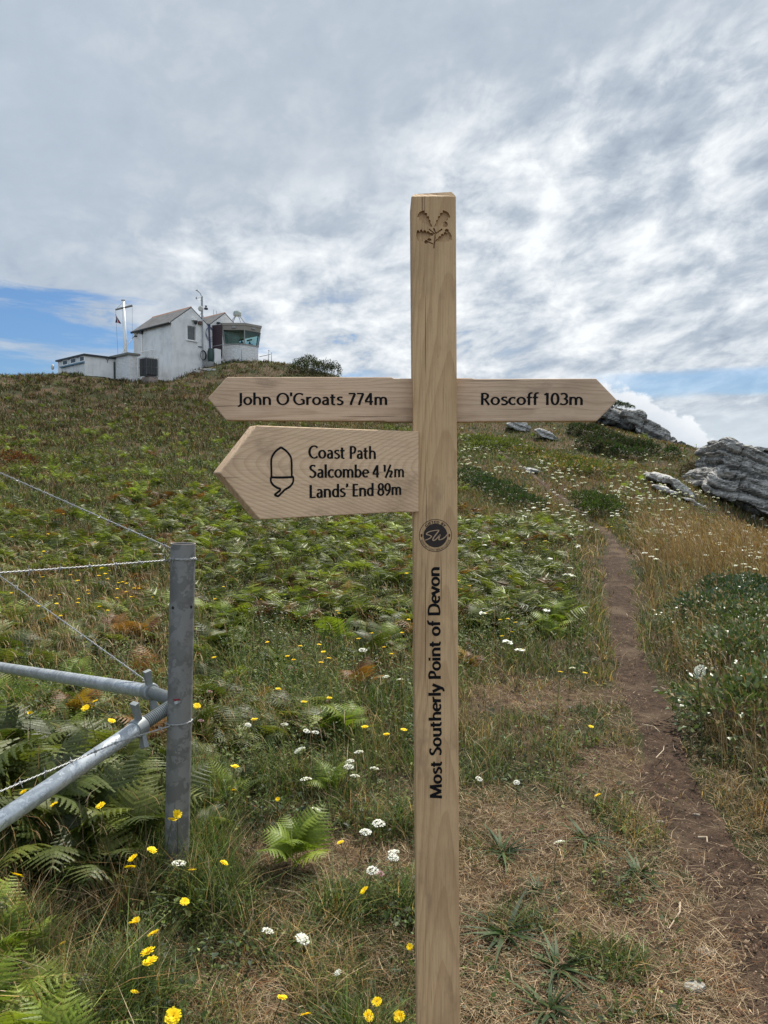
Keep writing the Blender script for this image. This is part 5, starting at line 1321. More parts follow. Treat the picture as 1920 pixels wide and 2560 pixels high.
def build_ground_leaves():
    """clover, ribwort and other low leaves between the grass"""
    def pr(Z): return np.clip(.85 * sstep(Z.n2, .47, .58) * (1 - .65 * Z.tramp) + .25 * Z.trod * (1 - Z.tramp), 0, 1) * sstep(Z.pd, 1.1, 1.7) * (1 - Z.gold)
    Z = zsample(120000, 1.3, 15, 1.6, pr); n = len(Z.x)
    a = rng.uniform(0, 6.28, n); el = rng.uniform(-.1, .9, n)
    d = np.c_[np.cos(a) * np.cos(el), np.sin(a) * np.cos(el), np.sin(el)]
    L = (rng.uniform(.010, .028, n) + .018 * (rng.random(n) < .12)) * (1 - .35 * Z.tramp); L = np.maximum(L, Z.r * .002)
    t = blend(np.full(n, .12), pick(C_BLUEG, n), blend(np.full(n, .25), pick(C_YGREEN, n), pick(C_GREEN, n)))
    t = t * rng.lognormal(0, .3, n)[:, None]
    P = Z.P + np.c_[np.zeros(n), np.zeros(n), rng.uniform(.0, .10, n) * (1 - .75 * Z.trod)]
    stuff('low_leaves', [leaf_ovals(P, d, np.tile([0., 0., 1.], (n, 1)) + rng.normal(0, .3, (n, 3)), L, L * rng.uniform(.35, .75, n), t)], M_GRASS)


def build_herbs():
    """leafy meadow herbs: upright stems carrying small leaves, and bushy wild carrot foliage"""
    def pr(Z): return np.clip((1 - Z.tramp) * (.25 + .9 * sstep(Z.n2, .44, .58)) * (1 - .7 * Z.slope) * (1 - .93 * Z.trod) * (1 - .8 * Z.hill) * (.45 + .55 * sstep(Z.r, 2.5, 4)) * (1 - .6 * Z.patch), 0, 1) * sstep(Z.pd, 1.7, 2.6) * (1 - .8 * Z.gold)
    Z = zsample(24000, 1.9, 42, .75, pr); n = len(Z.x); m = 22
    H = rng.uniform(.10, .34, n) * (.38 + .62 * sstep(Z.r, 2.6, 5.5)); az = rng.uniform(0, 6.28, n); ln = rng.uniform(0, .35, n)
    s = rng.uniform(.12, 1, (n, m)); a = rng.uniform(0, 6.28, (n, m)); rad = (.018 + .05 * (1 - s)) * rng.uniform(.3, 1.2, (n, m))
    px = Z.P[:, None, 0] + np.cos(az)[:, None] * ln[:, None] * H[:, None] * s ** 2 + np.cos(a) * rad
    py = Z.P[:, None, 1] + np.sin(az)[:, None] * ln[:, None] * H[:, None] * s ** 2 + np.sin(a) * rad
    P = np.stack([px, py, Z.P[:, None, 2] + H[:, None] * s], -1).reshape(-1, 3)
    d = np.stack([np.cos(a), np.sin(a), rng.uniform(-.2, .9, (n, m))], -1).reshape(-1, 3)
    rr = np.repeat(Z.r, m); L = np.maximum(rng.uniform(.012, .034, n * m) * (.6 + .4 * sstep(rr, 2.5, 5)), rr * .0022)
    kind = rng.random(n); base = np.where((kind < .42)[:, None], pick(C_GREEN, n) * 1.1, np.where((kind < .94)[:, None], pick(C_YGREEN, n) * 1.05, pick(C_RUST, n) * .8))
    t = np.repeat(base, m, 0) * rng.lognormal(0, .3, n * m)[:, None]
    lv = leaf_ovals(P, d, np.tile([0., 0., 1.], (n * m, 1)) + rng.normal(0, .35, (n * m, 3)), L, L * rng.uniform(.28, .55, n * m), t)
    st = blades(Z.P, H * 1.02, np.maximum(.003, Z.r * .0005), az, ln, base * .9, 3)
    stuff('meadow_herbs', [lv, st], M_GRASS)

# ---- bracken
def frond(L, W, npin, npul, lod, tint, bow=.5, seed=0):
    """one frond along +x, rising then drooping: V, Q, C"""
    r = np.random.default_rng(seed)
    Vs, Qs, Cs = [], [], []; o = 0
    def quad(p, c):
        nonlocal o
        Vs.append(p); Qs.append(np.arange(4)[None] + o); Cs.append(np.repeat(c[None], 4, 0)); o += 4
    s = np.linspace(0, 1, npin + 3)
    axis = lambda t: np.array([L * t * (1 - .12 * bow * t), 0, L * (.30 * math.sin(t * 2.2) * bow - .30 * bow * t * t)])
    for i in range(len(s) - 1):
        a, b = axis(s[i]), axis(s[i + 1]); wd = .0045 * (1 - .8 * s[i]) * (L / .6)
        quad(np.array([a + [0, wd, 0], a - [0, wd, 0], b - [0, wd * .8, 0], b + [0, wd * .8, 0]]), tint * [1.0, .8, .9])
    for i in range(npin):
        t = .20 + .78 * i / npin; p = axis(t); q = axis(min(t + .02, 1)) - p; q /= np.linalg.norm(q)
        env = math.sin(math.pi * min(1, (1 - (t - .20) / .80) * .52 + .0)) if t > .2 else 0
        ln = W * max(env, .06) * r.uniform(.88, 1.08)
        for sg in (-1, 1):
            dirp = np.array([.40, sg * 1.0, 0]); dirp = dirp[0] * q + np.array([0, dirp[1], 0]) + np.array([0, 0, r.uniform(-.10, .12) - .12]); dirp /= np.linalg.norm(dirp)
            side = q - dirp * np.dot(q, dirp); side /= np.linalg.norm(side)
            c = tint * (r.uniform(.78, 1.25) if lod == 0 else r.uniform(.5, 1.6))
            if lod: side = side + np.cross(dirp, side) * r.uniform(-.9, .9); side /= np.linalg.norm(side)
            cur = lambda u: p + dirp * ln * u + np.array([0, 0, -ln * .22 * u * u]) + q * ln * .10 * u * u
            if lod == 0:
                m = max(3, int(npul * (.35 + .65 * env)))
                for k in range(m):
                    u0 = k / m; u1 = (k + 1) / m; um = (u0 + u1) / 2
                    hw = ln * .135 * (1 - um) ** .7 + .0012
                    a, b = cur(u0), cur(u1)
                    for s2 in (-1, 1):
                        tip = cur(u0 + .18 / m) + side * s2 * hw * .92 + np.array([0, 0, -hw * .18])
                        tip2 = cur(min(u1 + .02 / m, 1)) + side * s2 * hw + np.array([0, 0, -hw * .2])
                        quad(np.array([a, tip, tip2, b]) if s2 > 0 else np.array([b, tip2, tip, a]), c * r.uniform(.9, 1.1))
            else:
                m = 3 if lod == 1 else 1
                for k in range(m):
                    u0, u1 = k / m, (k + 1) / m
                    h0, h1 = ln * .080 * (1 - u0 * .6), ln * .080 * (1 - u1 * .95)
                    a, b = cur(u0), cur(u1)
                    quad(np.array([a - side * h0, a + side * h0, b + side * h1, b - side * h1]), c)
    return np.concatenate(Vs), np.concatenate(Qs), np.concatenate(Cs)
def rot(V, az, pitch, roll=0.0):
    ca, sa = math.cos(az), math.sin(az); cp, sp = math.cos(pitch), math.sin(pitch); cr, sr = math.cos(roll), math.sin(roll)
    Rx = np.array([[1, 0, 0], [0, cr, -sr], [0, sr, cr]]); Ry = np.array([[cp, 0, -sp], [0, 1, 0], [sp, 0, cp]]); Rz = np.array([[ca, -sa, 0], [sa, ca, 0], [0, 0, 1]])
    return V @ (Rz @ Ry @ Rx).T
def fern_fronds(seed, size, lod, pal, nf):
    r = np.random.default_rng(seed); out = []
    for k in range(nf):
        L = size * r.uniform(.7, 1.1); c = pal[r.integers(0, len(pal))] * r.uniform(.85, 1.15)
        V, Q, C = frond(L, L * r.uniform(.34, .46), 13 if lod == 0 else (14 if lod == 1 else 10), 9, lod, c, r.uniform(.5, 1.1), int(r.integers(1e6)))
        out.append((rot(V, 6.28 * (k + r.uniform(-.3, .3)) / nf, r.uniform(.45, 1.15), r.uniform(-.4, .4)).astype(np.float32), Q, C))
    return out
P_GREEN, P_LIME, P_RUST = C_FERN, np.array([(.17,.225,.024),(.14,.195,.02),(.20,.25,.03)]), np.array([(.22,.105,.022),(.16,.070,.02),(.27,.17,.025)])

def surface(px, py, lift, tmin=1.2):
    """point `lift` above the hill on the line of sight"""
    d = raydir(px, py); d = d / d.y; t = np.geomspace(tmin, 75, 600)
    g = gz(d.x * t, t) + lift - (EYE + d.z * t); i = int(np.argmax(g > 0)) if (g > 0).any() else len(t) - 1
    y = t[max(i, 1)]; return Vector((d.x * y, y, gz1(d.x * y, y)))

def build_bracken():
    protos = {}
    for nm, pal in (('green', P_GREEN), ('lime', P_LIME), ('rust', P_RUST)):
        protos[nm] = []
        for s in range(6 if nm == 'green' else 3):
            fr = fern_fronds(100 + s * 7 + len(nm), 1.0, 0, pal, 5 + s % 3)
            one = link('x', big_mesh('bracken', *join(fr)), M_FERN).data
            protos[nm].append((fr, one))
    for o in [o for o in bpy.data.objects if o.name == 'x' or o.name.startswith('x.')]: bpy.data.objects.remove(o)
    frond_me = {}
    def place(p, size, kind, label, group, parts=False, sd=0, rz=None):
        rr_ = random.Random(sd * 13 + 5); fr, one = protos[kind][sd % len(protos[kind])]
        if parts:
            o = empty('bracken_fern', p)
            for i, f in enumerate(fr):
                key = (kind, sd % len(protos[kind]), i)
                if key not in frond_me: frond_me[key] = big_mesh('frond', *f)
                link('frond', frond_me[key], M_FERN, o)
        else:
            o = link('bracken_fern', one, M_FERN); o.location = p
        o.rotation_euler = (rr_.uniform(-.12, .12), rr_.uniform(-.12, .12), rr_.uniform(0, 6.28) if rz is None else rz); o.scale = (size,) * 3
        tag(o, label, 'fern', group); return o
    k = 0
    # ferns close to us: base point in view, size, kind, label
    G1 = 'bracken in the bottom left corner'; G2 = 'bracken between the brace pipe and the steel post'; G3 = 'bracken just right of the steel post'
    for px, py, s, kd in ((-60,2620,.36,'lime'),(40,2700,.33,'lime'),(130,2620,.27,'green'),(-20,2480,.34,'lime'),(60,2540,.28,'lime'),(150,2760,.28,'lime'),(-150,2500,.40,'green'),(50,2400,.24,'green'),(-70,2380,.32,'lime'),(20,2600,.30,'green'),(90,2660,.25,'lime')):
        place(ground(px, py), s, kd, 'bright green bracken fern filling the bottom left corner', G1, True, k); k += 1
    for px, py, s, kd in ((150,2180,.48,'green'),(240,2150,.50,'green'),(330,2160,.48,'green'),(60,2130,.55,'green'),(190,2080,.50,'green'),(290,2060,.46,'green'),(370,2100,.40,'green'),(110,2040,.52,'green'),(20,2060,.55,'green'),(250,2230,.34,'green'),(380,2180,.30,'green'),(-60,2100,.6,'green'),(140,1960,.45,'green'),(40,1950,.5,'green'),(310,1960,.40,'green'),(230,1930,.4,'green')):
        place(ground(px, py), s, kd, 'dark green bracken fern under the bright brace pipe left of the steel post', G2, True, k); k += 1
    for px, py, s, kd in ((505,2050,.24,'green'),(560,2010,.22,'lime'),(530,1960,.20,'green'),(600,1990,.2,'green'),(500,1880,.26,'green'),(540,2090,.18,'green')):
        place(ground(px, py), s, kd, 'small bracken fern just right of the steel post', G3, True, k); k += 1
    place(ground(742, 2165), .27, 'lime', 'lone yellow green fern frond standing in the trampled grass left of the signpost', None, True, 50, 1.2)
    place(ground(905, 1730), .30, 'rust', 'orange bracken fern turning colour, left of the signpost below its words', None, True, 51)
    place(ground(1172, 1680), .26, 'rust', 'orange bracken fern touching the right side of the signpost', None, True, 52)
    place(ground(855, 1860), .34, 'lime', 'fresh green bracken fern in the mown turf left of the signpost', None, True, 53)
    place(ground(835, 1985), .20, 'lime', 'low pale green fern between two white flower patches near the signpost', None, True, 54)
    place(ground(872, 1520), .38, 'rust', 'rusty orange bracken fern higher up, left of the signpost badge', None, True, 55)
    place(ground(330, 1520), .34, 'rust', 'rust brown bracken fern among the yellow flowers behind the fence', None, True, 56)
    place(ground(1905, 1680), .36, 'lime', 'lime green fern growing out of the bramble bush', None, True, 57)
    # the bracken across the lower hillside, one object each up to some 250
    def pr(Z):
        dense = .10 + .90 * sstep(Z.n1 + .35 * (Z.n3 - .5), .40, .56)
        return dense * (1 - Z.patch) * (1 - Z.tramp) * sstep(Z.pd, 3.2, 4.5) * (1 - Z.gold) * (Z.px < 1500) * (Z.py < np.where(Z.px > 1050, 1620, 1960)) * (1 - .9 * Z.slope) * (1 - .8 * sstep(Z.px, 600, 760) * sstep(Z.py, 1560, 1680))
    Z = zsample(2000, 3.6, 16, .75, pr, t0=-30, t1=24); order = np.argsort(Z.r)[:250]; r_end = float(Z.r[order[-1]])
    for i in order:
        kd = 'rust' if Z.n2[i] > .70 else ('lime' if Z.n2[i] < .34 else 'green')
        p = Vector(Z.P[i]); px = Z.px[i]
        if px < 455: lab, g = ('bracken fern growing on the slope behind the barbed wires', 'bracken behind the barbed wires')
        elif px < 1040: lab, g = ('bracken fern on the slope between the steel post and the signpost', 'bracken between the two posts')
        else: lab, g = ('bracken fern between the signpost and the dirt path', 'bracken between signpost and path')
        place(p - Vector((0, 0, .03)), rng.uniform(.26, .46) * (1.0 if Z.r[i] > 6 else .8), kd, lab, g, False, k); k += 1
    # the rest of the hill: a mass nobody could count
    def pr2(Z):
        d = (.10 + .90 * sstep(Z.n1 + .9 * (Z.n3 - .5), .42, .56)) * (.35 + .65 * (1 - Z.hill)) + .5 * Z.hill * sstep(Z.n2, .50, .60)
        return d * (1 - .85 * Z.patch) * (1 - Z.knoll) * (1 - .93 * Z.slope) * (1 - Z.tramp) * sstep(Z.pd, 3, 5)
    Z = zsample(11500, r_end - .4, 60, .55, pr2, t0=-33, t1=20); parts = []
    lib = [join(fern_fronds(900 + s, 1.0, 1, P_RUST * .45 if s in (0, 4) else P_LIME * .75 if s == 3 else P_GREEN * .95, 4)) for s in range(8)] 
    lib2 = [join(fern_fronds(950 + s, 1.0, 2, P_RUST * .45 if s == 0 else P_LIME * .8 if s % 3 == 0 else P_GREEN * 1.05, 4)) for s in range(10)]
    for i in range(len(Z.x)):
        V, Q, C = (lib if Z.r[i] < 22 else lib2)[int(rng.integers(0, 8)) if rng.random() < .6 else int(rng.integers(1, 8))]
        a = rng.uniform(0, 6.28); c, s_ = math.cos(a), math.sin(a); sz = rng.uniform(.26, .52)
        W = np.empty_like(V); W[:, 0] = V[:, 0] * c - V[:, 1] * s_; W[:, 1] = V[:, 0] * s_ + V[:, 1] * c; W[:, 2] = V[:, 2]
        parts.append((W * sz + Z.P[i].astype(np.float32), Q, C * (.30 + 1.45 * Z.clump[i]) * (.55 + .9 * Z.n1[i]) * (1 - .35 * Z.hill[i])))
    stuff('far_bracken', parts, M_FERN)
    # heather and dead brush on the upper hill
    def pr3(Z): return np.clip(Z.hill * (1 - .8 * Z.knoll) * (.35 + .9 * sstep(Z.n1, .45, .55)) + .55 * (1 - Z.slope) * (1 - Z.tramp) * (Z.r > 9) * sstep(Z.n2, .46, .56), 0, 1) * sstep(Z.pd, 3, 5)
    Z = zsample(30000, 6, 60, .7, pr3, t0=-33, t1=20); parts = []
    m = 14; n = len(Z.x)
    P = np.repeat(Z.P, m, 0) + rng.normal(0, 1, (n * m, 3)) * [.14, .14, .02]; 
    t = blend(np.full(n * m, .25), pick(C_GREEN, n * m) * .9, blend(np.full(n * m, .25), pick(C_STRAW, n * m) * .7, blend(np.full(n * m, .25), pick(C_RUST, n * m) * .7, pick(C_HEATH, n * m) * 1.2))) * np.repeat(rng.uniform(.7, 1.4, n), m)[:, None]
    rr = np.repeat(Z.r, m)
    parts.append(blades(P, rng.uniform(.10, .34, n * m), np.maximum(.006, rr * .0009), rng.uniform(0, 6.28, n * m), rng.uniform(.2, 1.0, n * m), t, 2))
    stuff('heath_brush', parts, M_DRY)

# ---- shrubs
def bush(name, label, lobes, n, L, W, pal, mat, stems=True, group=None, cat='bush', oval=False, dead=0.1, deadpal=C_HEATH):
    """lobes: (centre, (rx, ry, rz)); leaves spread through the outer half of each lobe, pointing out"""
    tot = sum(a[0] * a[1] + a[1] * a[2] + a[0] * a[2] for _, a in lobes); P, D, = [], []
    base = Vector(lobes[0][0]); root = empty(name, (base.x, base.y, gz1(base.x, base.y)))
    tag(root, label, cat, group); ro = np.array(root.location)
    for c, a in lobes:
        k = int(n * (a[0] * a[1] + a[1] * a[2] + a[0] * a[2]) / tot); d = rng.normal(0, 1, (k, 3)); d /= np.linalg.norm(d, axis=1, keepdims=True); d[:, 2] = np.where(d[:, 2] < -.35, -d[:, 2], d[:, 2])
        lump = .45 + 1.0 * fbm(d[:, 0] * 2.2 + c[0], d[:, 2] * 2.2 + d[:, 1] * 1.7 + c[1], 41, 3)
        p = np.array(c) + d * np.array(a) * (rng.uniform(.35, 1, (k, 1)) ** .4) * lump[:, None]
        P.append(p); D.append(d)
    P = np.concatenate(P); D = np.concatenate(D); k = len(P)
    floor = gz(P[:, 0], P[:, 1]); P[:, 2] = np.maximum(P[:, 2], floor + .02)
    dirs = D + rng.normal(0, .45, (k, 3)) + [0, 0, .25]
    clump = fbm(P[:, 0] * 2.5 / max(lobes[0][1]) , P[:, 1] * 2.5 / max(lobes[0][1]) + P[:, 2] * 3, 51, 3)
    t = pick(pal, k) * (.65 + .7 * clump)[:, None]; t = blend(np.clip(dead + (clump > .62) * dead, 0, 1), pick(deadpal, k), t)
    V, Q, C = leaf_ovals(P - ro, dirs, rng.normal(0, .6, (k, 3)) + [0, 0, 1.], rng.uniform(.6, 1.2, k) * L, rng.uniform(.7, 1.1, k) * W, t)
    link('foliage', big_mesh('foliage', V, Q, C), mat, root)
    if stems:
        r_ = random.Random(k); sm_ = simple('woody_stem', (.09, .065, .045), .9)
        for c, a in lobes:
            mb = MB(); g = Vector((c[0], c[1], gz1(c[0], c[1]))) - root.location
            for j in range(5):
                d = Vector((r_.uniform(-.8, .8) * a[0], r_.uniform(-.8, .8) * a[1], 0)); e = Vector(c) - root.location + d + Vector((0, 0, a[2] * r_.uniform(.3, .8)))
                mb.tube([g, (g + d * .4).lerp(e, .5), e], [W * .30, W * .22, W * .08], 5, cap=False)
            mb.build('stem', sm_, root)
    return root
def along(pxs, D0, D1, rx, ry, rz, lift):
    out = []
    for i, (px, py) in enumerate(pxs):
        g = ground(px, py); f = 1.0
        out.append(((g.x, g.y, g.z + lift), (rx, ry, rz)))
    return out
C_GORSE = np.array([(.020,.040,.012),(.030,.055,.016),(.042,.070,.020)])
def build_bushes():
    bush('gorse_bush', 'long dark gorse bush on the slope just below the skyline rocks', along([(1480,1092),(1508,1104),(1540,1116),(1575,1126),(1610,1132),(1480,1120),(1520,1130),(1450,1085)], 0, 0, .9, .8, .50, .10), 9000, .16, .05, C_GORSE, M_GRASS, dead=.22)
    bush('gorse_bush', 'low dark green gorse bush on the slope right of the signpost badge', along([(1195,1222),(1220,1232),(1250,1246),(1280,1262),(1310,1280),(1170,1205)], 0, 0, .62, .55, .36, .12), 7000, .085, .03, C_GORSE * 1.3, M_GRASS)
    bush('gorse_bush', 'dark bush on the end of the knoll right of the lookout bay', along([(752,935),(780,935),(806,938),(830,944),(770,925)], 0, 0, .9, .8, .75, .30), 5000, .16, .05, C_GORSE, M_GRASS, dead=.3)
    g = at(1556, 1016, 49.5); bush('gorse_bush', 'small dark bush on top of the skyline rock ridge', [((g.x, g.y, g.z), (.55, .5, .22)), ((g.x - .4, g.y, g.z + .1), (.4, .4, .25)), ((g.x + .55, g.y, g.z - .08), (.3, .3, .12))], 1500, .11, .04, C_GORSE, M_GRASS, stems=False)
    bush('shrub', 'green shrub at the bend where the path narrows', along([(1470,1268),(1500,1276),(1520,1292),(1490,1296)], 0, 0, .55, .5, .38, .12), 4500, .085, .035, C_GREEN, M_GRASS)
    bush('shrub', 'bright green scrub below the pale rocks, nearest the signpost', along([(1195,1118),(1220,1120),(1245,1126),(1205,1132),(1275,1124)], 0, 0, .95, .8, .45, .1), 4000, .17, .06, C_YGREEN * .8, M_FERN, dead=.05)
    bush('shrub', 'straggling green scrub in the middle of the flowery slope', along([(1310,1140),(1345,1146),(1395,1158),(1430,1166),(1460,1176),(1490,1190),(1420,1182)], 0, 0, .9, .7, .35, .08), 4500, .15, .055, C_YGREEN * .75, M_FERN, dead=.2, deadpal=C_GOLD)
    for lab, px, py in (('small round dark tuft on the slope below the rock ridge, further left', 1546, 1140), ('small round dark tuft on the slope below the rock ridge, middle one', 1592, 1148), ('small round dark tuft on the slope close to the crag', 1678, 1146)):
        g = ground(px, py); bush('shrub', lab, [((g.x, g.y, g.z + .2), (.5, .45, .42))], 700, .14, .045, C_GORSE * 1.4, M_GRASS, stems=False)
    bush('shrub', 'brown heather mound against the left foot of the crag', along([(1730,1200),(1748,1204),(1738,1190)], 0, 0, .6, .5, .45, .2), 2200, .10, .035, C_HEATH * 1.2, M_DRY, dead=.5)
    # bramble thicket right of the path
    b0 = [ground(*q) for q in ((1790,1800),(1880,1850),(1960,1800),(1860,1720),(1950,1700),(2040,1780),(1800,1690),(1880,1640))]
    bush('bramble_bush', 'tangled bramble bush with glossy grey green leaves right of the path', [((g.x, g.y, g.z + .10 + .05 * (i % 2)), (.30 + .12 * (i % 3), .34, .15 + .06 * (i % 4))) for i, g in enumerate(b0)], 7000, .042, .029, np.array([(.058,.090,.022),(.085,.120,.032),(.12,.15,.065)]), M_GLOSSY, dead=.06, deadpal=C_STRAW)
    b1 = [ground(*q) for q in ((1770,1585),(1850,1560),(1930,1570),(1820,1530),(1900,1520))]
    bush('bramble_bush', 'low leafy bramble at the right edge below the golden grass', [((g.x, g.y, g.z + .15), (.45, .4, .26)) for g in b1], 7000, .045, .03, np.array([(.032,.060,.020),(.05,.085,.028),(.07,.10,.05)]), M_GLOSSY, dead=.08, deadpal=C_STRAW)
    bush('shrub', 'rusty dead brush low behind the wire at the left edge of the hill', along([(20,1165),(50,1170)], 0, 0, .5, .45, .35, .1), 900, .12, .04, C_RUST, M_DRY, stems=False, dead=.2)

def build_rosettes():
    lab = ['ribwort plantain rosette in the trampled grass right of the signpost, the upper tall leaved one', 'broad plantain rosette beside the foot of the signpost', 'spreading plantain rosette lower right of the signpost foot', 'plantain rosette at the bottom edge right of the signpost', 'flat grey green plantain rosette close to the path edge', 'small plantain rosette between two larger ones right of the signpost', 'plantain rosette among green grass left of the path']
    for i, (px, py, s) in enumerate(((1258,2140,.15),(1262,2345,.17),(1392,2432,.15),(1372,2540,.13),(1596,2190,.13),(1345,2232,.09),(1465,2105,.13))):
        g = ground(px, py); n = 18 + i % 4 * 3; r = np.random.default_rng(i + 3)
        n += 8; a = r.uniform(0, 6.28, n); h = s * r.uniform(.5, 1.05, n)
        t = C_GREEN[r.integers(0, 4, n)] * r.uniform(.6, 1.2, (n, 1)) * [.85, .95, 1.1]
        V, Q, C = blades(np.c_[r.normal(0, .006, n), r.normal(0, .006, n), np.zeros(n)], h, s * r.uniform(.08, .13, n), a, r.uniform(.9, 1.9, n), t, 4, twist=a + math.pi / 2 + r.normal(0, .25, n))
        # lance shape: narrow at the root, widest in the middle
        W = V.reshape(n, 5, 2, 3); mid = W.mean(2, keepdims=True); f = np.array([.35, 1.0, 1.25, 1.0, .5])[None, :, None, None]; W = mid + (W - mid) * f
        W[..., 2] *= .62
        o = link('plantain', big_mesh('plantain', W.reshape(-1, 3), Q, C), M_GRASS); o.location = g; tag(o, lab[i], 'plantain')

# ---- flowers
YEL = np.array((.84, .58, .008)); YEL2 = np.array((.86, .66, .012))
def daisy(seed, R0=.017, lod=0):
    r = np.random.default_rng(seed); parts = []; n0 = 22 if lod == 0 else 9
    for ring_, (n, rad, up) in enumerate(((n0, 1.0, .10), (int(n0 * .8), .74, .28), (int(n0 * .5), .45, .45)) if lod == 0 else ((n0, 1.0, .12), (6, .6, .35))):
        a = 6.283 * np.arange(n) / n + r.uniform(0, .3) + r.normal(0, .05, n)
        L = R0 * rad * r.uniform(.88, 1.1, n); w = R0 * (.26 if lod == 0 else .62)
        d = np.c_[np.cos(a), np.sin(a), np.full(n, up) + r.normal(0, .07, n)]; s = np.c_[-np.sin(a), np.cos(a), np.zeros(n)]
        p0 = d * R0 * .10; p1 = d * L[:, None]
        V = np.stack([p0 - s * w * .2, p0 + s * w * .2, p1 + s * w * .5, p1 - s * w * .5], 1).reshape(-1, 3); Q = np.arange(4 * n).reshape(n, 4)
        parts.append((V.astype(np.float32), Q, np.repeat((YEL2 if ring_ == 0 else YEL)[None] * r.uniform(.92, 1.08, (n, 1)), 4, 0)))
    return join(parts)
def umbel(seed, R0=.022, lod=0, tint=(.78, .78, .72)):
    r = np.random.default_rng(seed); n = 95 if lod == 0 else 16
    rad = np.sqrt(r.random(n)) * R0; a = r.uniform(0, 6.28, n); z = -.38 * rad ** 2 / R0 + r.normal(0, R0 * .03, n)
    q = R0 * (.105 if lod == 0 else .34); nrm = r.normal(0, .35, (n, 2)); c = np.c_[rad * np.cos(a), rad * np.sin(a), z]
    sq = np.array([(-1, -1), (1, -1), (1, 1), (-1, 1)]) * q; rr = r.uniform(.7, 1.25, n)
    V = c[:, None] + np.concatenate([sq[None] * rr[:, None, None], (sq[None] * nrm[:, None]).sum(-1, keepdims=True)], -1)
    return V.reshape(-1, 3).astype(np.float32), np.arange(4 * n).reshape(n, 4), np.repeat(np.array(tint)[None] * r.uniform(.75, 1.1, (n, 1)), 4, 0)
def stem_mesh(h, bend, rad, sd=0, rays=0, R0=.02):
    mb = MB(); b = Vector((bend, bend * .4, 0)) * h
    mb.tube([(0, 0, -.02), Vector((0, 0, h * .35)) + b * .15, Vector((0, 0, h * .7)) + b * .5, Vector((0, 0, h)) + b], rad, 5)
    tip = Vector((0, 0, h)) + b
    for k in range(rays):
        a = 6.283 * k / rays; e = tip + Vector((math.cos(a) * R0 * .75, math.sin(a) * R0 * .75, R0 * .75)); mb.tube([tip, tip + (e - tip) * .5 - Vector((0, 0, R0 * .06)), e], rad * .45, 4, cap=False)
    me = mb.mesh('stem'); t = me.attributes.new('tint', 'FLOAT_COLOR', 'POINT'); t.data.foreach_set('color', np.tile([.10, .11, .045, 1], len(me.vertices)).astype(np.float32))
    return me, tip + Vector((0, 0, R0 * .75 if rays else 0))
